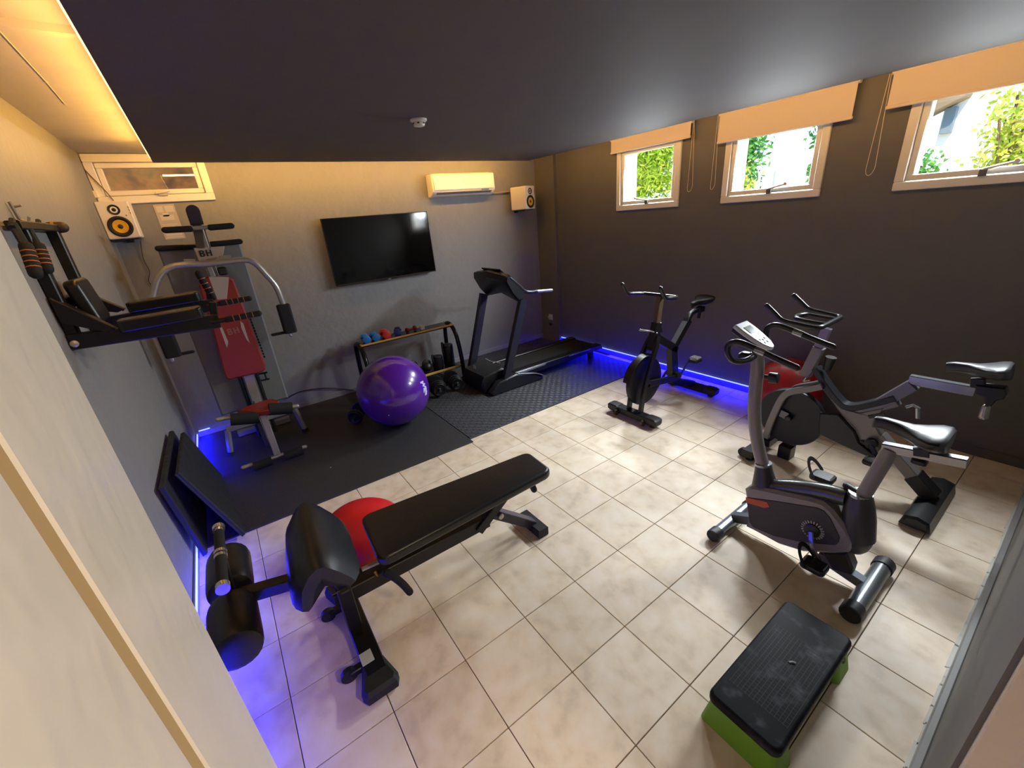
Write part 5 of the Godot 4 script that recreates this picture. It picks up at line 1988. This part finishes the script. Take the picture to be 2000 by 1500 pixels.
# ---------- bench, balls, step
func bench() -> void:
	var blk := M("151515", 0.4, 0.15)
	var yaw := Basis(Vector3.UP, -0.07)
	var o := thing("weight_bench", "black weight bench with preacher pad and leg rollers", "weight bench", Vector3(-0.1, 0, -0.13))
	var g := Geo.new()
	pad(g, Vector3(-0.015, 0.425, -0.13), Vector3(0.96, 0.055, 0.36), Basis(yaw.x, yaw.y, yaw.z) * Basis(Vector3.BACK, 0.025), 0.05, 0.02, 0.64, 0.004)
	part(o, "bench_pad", g, m_leather)
	# beam under the pad, bracket and front leg
	g = Geo.new()
	bar(g, [Vector3(-0.70, 0.225, -0.14), Vector3(0.1, 0.235, -0.125)], 0.06, 0.075)
	part(o, "beam", g, blk)
	g = Geo.new()
	bar(g, [Vector3(-0.38, 0.33, -0.14), Vector3(0.36, 0.37, -0.11)], 0.06, 0.06)
	bar(g, [Vector3(0.03, 0.21, -0.125), Vector3(0.22, 0.36, -0.115)], 0.085, 0.05)
	part(o, "pad_support", g, blk)
	g = Geo.new()
	bar(g, [Vector3(0.12, 0.275, -0.12), Vector3(0.40, 0.035, -0.12)], 0.07, 0.05)
	var fl := part(o, "front_leg", g, M("2a2931", 0.35, 0.2))
	g = Geo.new()
	bar(g, [Vector3(0.40, 0.03, -0.22), Vector3(0.40, 0.03, -0.02)], 0.07, 0.055)
	part(fl, "foot", g, m_rubber)
	g = Geo.new()
	lathe(g, Vector3(0.16, 0.25, -0.075), Vector3.BACK, [[0.016, 0.0], [0.016, 0.008], [0.0, 0.012]], 12)
	part(o, "bolt", g, M("b8b2a8", 0.3, 0.8))
	g = Geo.new()
	tube(g, [Vector3(0.37, 0.375, -0.07), Vector3(0.375, 0.33, -0.05)], 0.018, 12, false, true)
	part(o, "adjust_knob", g, blk)
	g = Geo.new()
	tube(g, curve([Vector3(-0.48, 0.33, -0.02), Vector3(-0.455, 0.30, 0.0), Vector3(-0.43, 0.25, 0.01), Vector3(-0.41, 0.19, 0.01)], 4), 0.017, 10, false, true)
	part(o, "lever", g, m_foam)
	# rear post and T foot
	g = Geo.new()
	bar(g, [Vector3(-0.655, 0.05, -0.12), Vector3(-0.655, 0.46, -0.12)], 0.08, 0.06, Vector3.LEFT)
	part(o, "rear_post", g, blk)
	g = Geo.new()
	bar(g, [Vector3(-0.64, 0.038, -0.35), Vector3(-0.645, 0.038, 0.17)], 0.085, 0.056)
	var rf := part(o, "rear_foot", g, blk)
	for s in [[-0.33, -1], [0.15, 1]]:
		g = Geo.new()
		prism(g, [Vector3(-0.69, 0.0, s[0] - 0.04 * s[1]), Vector3(-0.6, 0.0, s[0] - 0.04 * s[1]), Vector3(-0.575, 0.0, s[0] + 0.07 * s[1]), Vector3(-0.59, 0.0, s[0] + 0.1 * s[1]), Vector3(-0.71, 0.0, s[0] + 0.1 * s[1]), Vector3(-0.725, 0.0, s[0] + 0.07 * s[1])], Vector3(0, 0.064, 0), 0.014)
		part(rf, "foot_cap", g, m_rubber)
		g = Geo.new()
		lathe(g, Vector3(-0.74, 0.034, s[0] - 0.06 * s[1] - 0.012), Vector3.BACK, [[0.012, 0.0], [0.034, 0.002], [0.034, 0.022], [0.012, 0.024]], 16)
		part(rf, "wheel", g, M("16161a", 0.4))
		g = Geo.new()
		box(g, Vector3(-0.71, 0.036, s[0] - 0.06 * s[1]), Vector3(0.06, 0.03, 0.034), Basis(), 0.004)
		part(rf, "wheel_bracket", g, blk)
	g = Geo.new()
	var sk := Z1("R", 1040, 1210, 1, 0.067)
	box(g, sk, Vector3(0.05, 0.0015, 0.062), Basis(), 0.0004)
	part(rf, "sticker", g, M("b9b6b2", 0.5), "white sticker")
	g = Geo.new()
	for k in 2:
		box(g, Z1("R", 885 + 45 * k, 880 - 5 * k, 1, 0.31), Vector3(0.035, 0.006, 0.045), Basis(), 0.001)
	part(o, "caution_label", g, M("4a453f", 0.5))
	g = Geo.new()
	box(g, Z1("R", 1070, 757, 1, 0.3), Vector3(0.1, 0.012, 0.02), yaw, 0.002)
	part(o, "latch_plate", g, M("b4afa8", 0.4))
	g = Geo.new()
	tube(g, [Z1("R", 1080, 790, 1, 0.28), Z1("R", 1095, 815, 1, 0.26)], 0.008, 8)
	part(o, "latch_pin", g, M("8c6a3c", 0.35, 0.6))
	# preacher pad: arched over a ridge that runs across the bench
	g = Geo.new()
	var rings := []
	var prof := [Vector2(-0.13, -0.165), Vector2(-0.105, -0.07), Vector2(-0.06, -0.015), Vector2(-0.02, 0.008), Vector2(0.02, 0.002), Vector2(0.07, -0.05), Vector2(0.115, -0.11), Vector2(0.128, -0.135), Vector2(0.10, -0.15), Vector2(0.04, -0.095), Vector2(-0.01, -0.05), Vector2(-0.05, -0.085), Vector2(-0.085, -0.165), Vector2(-0.105, -0.178)]
	var n := 13
	for k in n:
		var t := -1.0 + 2.0 * k / (n - 1)
		var f := sqrt(maxf(0.0, 1.0 - pow(absf(t), 4.5)))
		f = maxf(f, 0.42)
		var r := []
		for p in prof:
			var q := Vector2(p.x * lerpf(0.55, 1.0, f), p.y * lerpf(0.75, 1.0, f) - 0.012 * (1 - f))
			r.append(Vector3(-0.70, 0.655, -0.075) + yaw * Vector3(q.x, q.y, t * 0.225))
		rings.append(r)
	loft(g, rings)
	part(o, "preacher_pad", g, m_leather)
	g = Geo.new()
	bar(g, [Vector3(-0.68, 0.40, -0.12), Vector3(-0.70, 0.60, -0.09)], 0.05, 0.05, Vector3.LEFT)
	part(o, "pad_post", g, blk)
	# leg lever, rollers and curl handle
	g = Geo.new()
	bar(g, [Vector3(-0.68, 0.40, -0.12), Vector3(-1.03, 0.42, -0.205)], 0.05, 0.055)
	bar(g, [Vector3(-1.03, 0.42, -0.205), Vector3(-1.015, 0.6, -0.21)], 0.035, 0.035, Vector3.LEFT)
	var lv := part(o, "leg_lever", g, blk)
	for s in [-1, 1]:
		g = Geo.new()
		var a := Vector3(-1.035, 0.42, -0.205 + 0.035 * s)
		var b := Vector3(-1.03, 0.42, -0.205 + 0.285 * s)
		var rl := []
		var rr := []
		for k in 9:
			var t := k / 8.0
			rl.append(a.lerp(b, [0.0, 0.04, 0.12, 0.25, 0.5, 0.75, 0.88, 0.96, 1.0][k]))
			rr.append([0.058, 0.078, 0.083, 0.084, 0.084, 0.084, 0.083, 0.078, 0.058][k])
		tube(g, rl, rr, 20)
		part(lv, "foam_roller", g, m_leather)
	g = Geo.new()
	tube(g, [Vector3(-1.012, 0.62, -0.41), Vector3(-1.012, 0.62, -0.025)], 0.014, 12)
	var ch := part(o, "curl_handle", g, M("c9c4bd", 0.22, 0.85))
	for s in [[-0.385, -0.225], [-0.2, -0.05]]:
		g = Geo.new()
		tube(g, [Vector3(-1.012, 0.62, s[0]), Vector3(-1.012, 0.62, s[1])], 0.019, 14)
		part(ch, "grip", g, m_foam)
	for z in [-0.41, -0.232, -0.205, -0.025]:
		g = Geo.new()
		var w := 0.018 if z == -0.41 or z == -0.025 else 0.012
		tube(g, [Vector3(-1.012, 0.62, z - w), Vector3(-1.012, 0.62, z + w * 0.4)], 0.0225, 14)
		part(ch, "chrome_ring", g, M("d8d2c8", 0.18, 0.9))

func balls() -> void:
	# purple ball
	var r := 0.322
	var c := W(769, 763, 1, 0.012 + r)
	var o := thing("gym_ball", "large glossy purple gym ball with pale lettering", "gym ball", Vector3(c.x, 0.012, c.z))
	var g := Geo.new()
	ball(g, c, Vector3.ONE * r, 56)
	var m := M("521a90", 0.24).duplicate() as StandardMaterial3D
	m.clearcoat_enabled = true
	m.clearcoat = 0.6
	m.clearcoat_roughness = 0.08
	var b := part(o, "skin", g, m)
	# lettering wrapped on the side that faces right
	var d := (W(822, 770, 0, c.x + 0.2) - c).normalized()
	var eye := (EYE - c).normalized()
	var side := eye.cross(Vector3.UP).normalized() * -1.0
	var upv := side.cross(eye).normalized()
	if upv.y < 0: upv = -upv
	# the print is too blurred to read: pale strokes of its height and slant
	for q in [[0.775, 0.08, 0.05, 0.016, 0.2], [0.80, 0.04, 0.045, 0.014, -0.5], [0.815, 0.0, 0.05, 0.013, 0.4], [0.83, -0.045, 0.046, 0.014, -0.3], [0.84, -0.09, 0.04, 0.012, 0.6], [0.80, -0.13, 0.02, 0.03, 0.0], [0.85, -0.15, 0.03, 0.05, 0.1], [0.79, -0.17, 0.014, 0.03, 0.0], [0.845, -0.21, 0.03, 0.03, -0.4], [0.83, -0.26, 0.036, 0.022, 0.3]]:
		var n: Vector3 = side * q[0] + upv * q[1]
		n += eye * sqrt(maxf(0.0, 1.0 - n.length_squared()))
		n = n.normalized()
		var ty: Vector3 = (upv - n * upv.dot(n)).normalized()
		var tx: Vector3 = ty.cross(n)
		g = Geo.new()
		box(g, c + n * r, Vector3(q[2], q[3], 0.0025), Basis(tx, ty, n) * Basis(Vector3.BACK, q[4]), 0.001)
		part(b, "print_stroke", g, M("c9c6e6", 0.5))
	g = Geo.new()
	var vp := -side * 0.25 - upv * 0.62
	vp += eye * sqrt(maxf(0.0, 1.0 - vp.length_squared()))
	ball(g, c + vp.normalized() * (r - 0.001), Vector3.ONE * 0.006, 8)
	part(o, "valve", g, M("b9b4c8", 0.5))
	# red ball by the window wall
	c = Vector3(2.80, 0.251, 0.2)
	g = Geo.new()
	ball(g, c, Vector3.ONE * 0.25, 44)
	o = thing("gym_ball", "red gym ball on the tiles behind the grey spin bike", "gym ball", Vector3(c.x, 0, c.z))
	part(o, "skin", g, M("a3141c", 0.35))
	g = Geo.new()
	ball(g, c + Vector3(-0.2, -0.12, 0.085), Vector3.ONE * 0.007, 8)
	part(o, "valve", g, M("c9b0b0", 0.5))
	# balance dome behind the bench
	c = Vector3(-0.435, 0, -0.70)
	o = thing("balance_dome", "red half-ball balance trainer on the tiles behind the bench", "balance trainer", c)
	g = Geo.new()
	lathe(g, c, Vector3.UP, [[0.255, 0.0], [0.275, 0.006], [0.278, 0.025], [0.265, 0.035], [0.2, 0.036]], 40)
	part(o, "base", g, M("141416", 0.5))
	g = Geo.new()
	var pr := []
	for k in 15:
		var a := PI * 0.5 * k / 14.0
		pr.append([0.262 * cos(a), 0.034 + 0.2 * sin(a)])
	lathe(g, c, Vector3.UP, pr, 40)
	part(o, "dome", g, M("d0161c", 0.42))

func step() -> void:
	var o := thing("aerobic_step", "black topped aerobic step on a green base", "step", Vector3(0.56, 0, 1.17))
	var g := Geo.new()
	pad(g, Vector3(0.555, 0.128, 1.172), Vector3(0.60, 0.042, 0.236), Basis(), 0.028, 0.014)
	# worn, scuffed rubber
	var m := tri_mat(ramp_texture(noise_image(61, 0.012, 512, 5), [[0.0, Color("0f1012")], [0.58, Color("121315")], [0.72, Color("2a2c30")], [1.0, Color("50545a")]]), 1.4, 0.5)
	m.uv1_offset = Vector3(0.35, 0, 0.2)
	m.metallic_specular = 0.25
	part(o, "top", g, m)
	g = Geo.new()
	for i in 15:
		var z := 1.08 + 0.0135 * i
		span(g, Vector3(0.35, 0.1488, z), Vector3(0.70, 0.1496, z + 0.0015), 0.0)
	for i in 25:
		var x := 0.353 + 0.0143 * i
		span(g, Vector3(x, 0.1488, 1.08), Vector3(x + 0.0015, 0.1496, 1.27), 0.0)
	var gr := part(o, "grip_grid", g, M("141518", 0.6))
	gr.set_meta("kind", "stuff")
	g = Geo.new()
	tube(g, curve([Vector3(0.575, 0.15, 1.18), Vector3(0.585, 0.151, 1.187), Vector3(0.59, 0.15, 1.196)], 4), 0.004, 8)
	part(o, "nick", g, M("8f949a", 0.4))
	var green := M("6a9a12", 0.5)
	for s in [-1, 1]:
		g = Geo.new()
		var x: float = 0.555 + 0.245 * s
		var r0 := []
		for q in [[0.0, 0.06, 0.13], [0.09, 0.05, 0.113], [0.11, 0.048, 0.111]]:
			var ring := []
			for k in 4:
				var sx := 1.0 if k == 0 or k == 3 else -1.0
				var sz := 1.0 if k < 2 else -1.0
				for i in 4:
					var a := PI * 0.5 * (k + i / 3.0)
					ring.append(Vector3(x + sx * (q[1] - 0.02) + 0.02 * cos(a), q[0], 1.172 + sz * (q[2] - 0.02) + 0.02 * sin(a)))
			r0.append(ring)
		loft(g, r0)
		part(o, "leg_block", g, green, "green leg block")
	g = Geo.new()
	span(g, Vector3(0.33, 0.085, 1.065), Vector3(0.78, 0.108, 1.279), 0.004)
	part(o, "underframe", g, M("9aa07c", 0.6))
	for z in [1.062, 1.282]:
		g = Geo.new()
		var q := []
		for k in 9:
			var a := PI * k / 8.0
			q.append(Vector3(0.79 - 0.0 * k, 0.085 + 0.018 * cos(a), z + 0.01 * sin(a) * (1 if z > 1.2 else -1)))
		tube(g, q, 0.003, 6)
		part(o, "clip", g, M("7d8a70", 0.4))
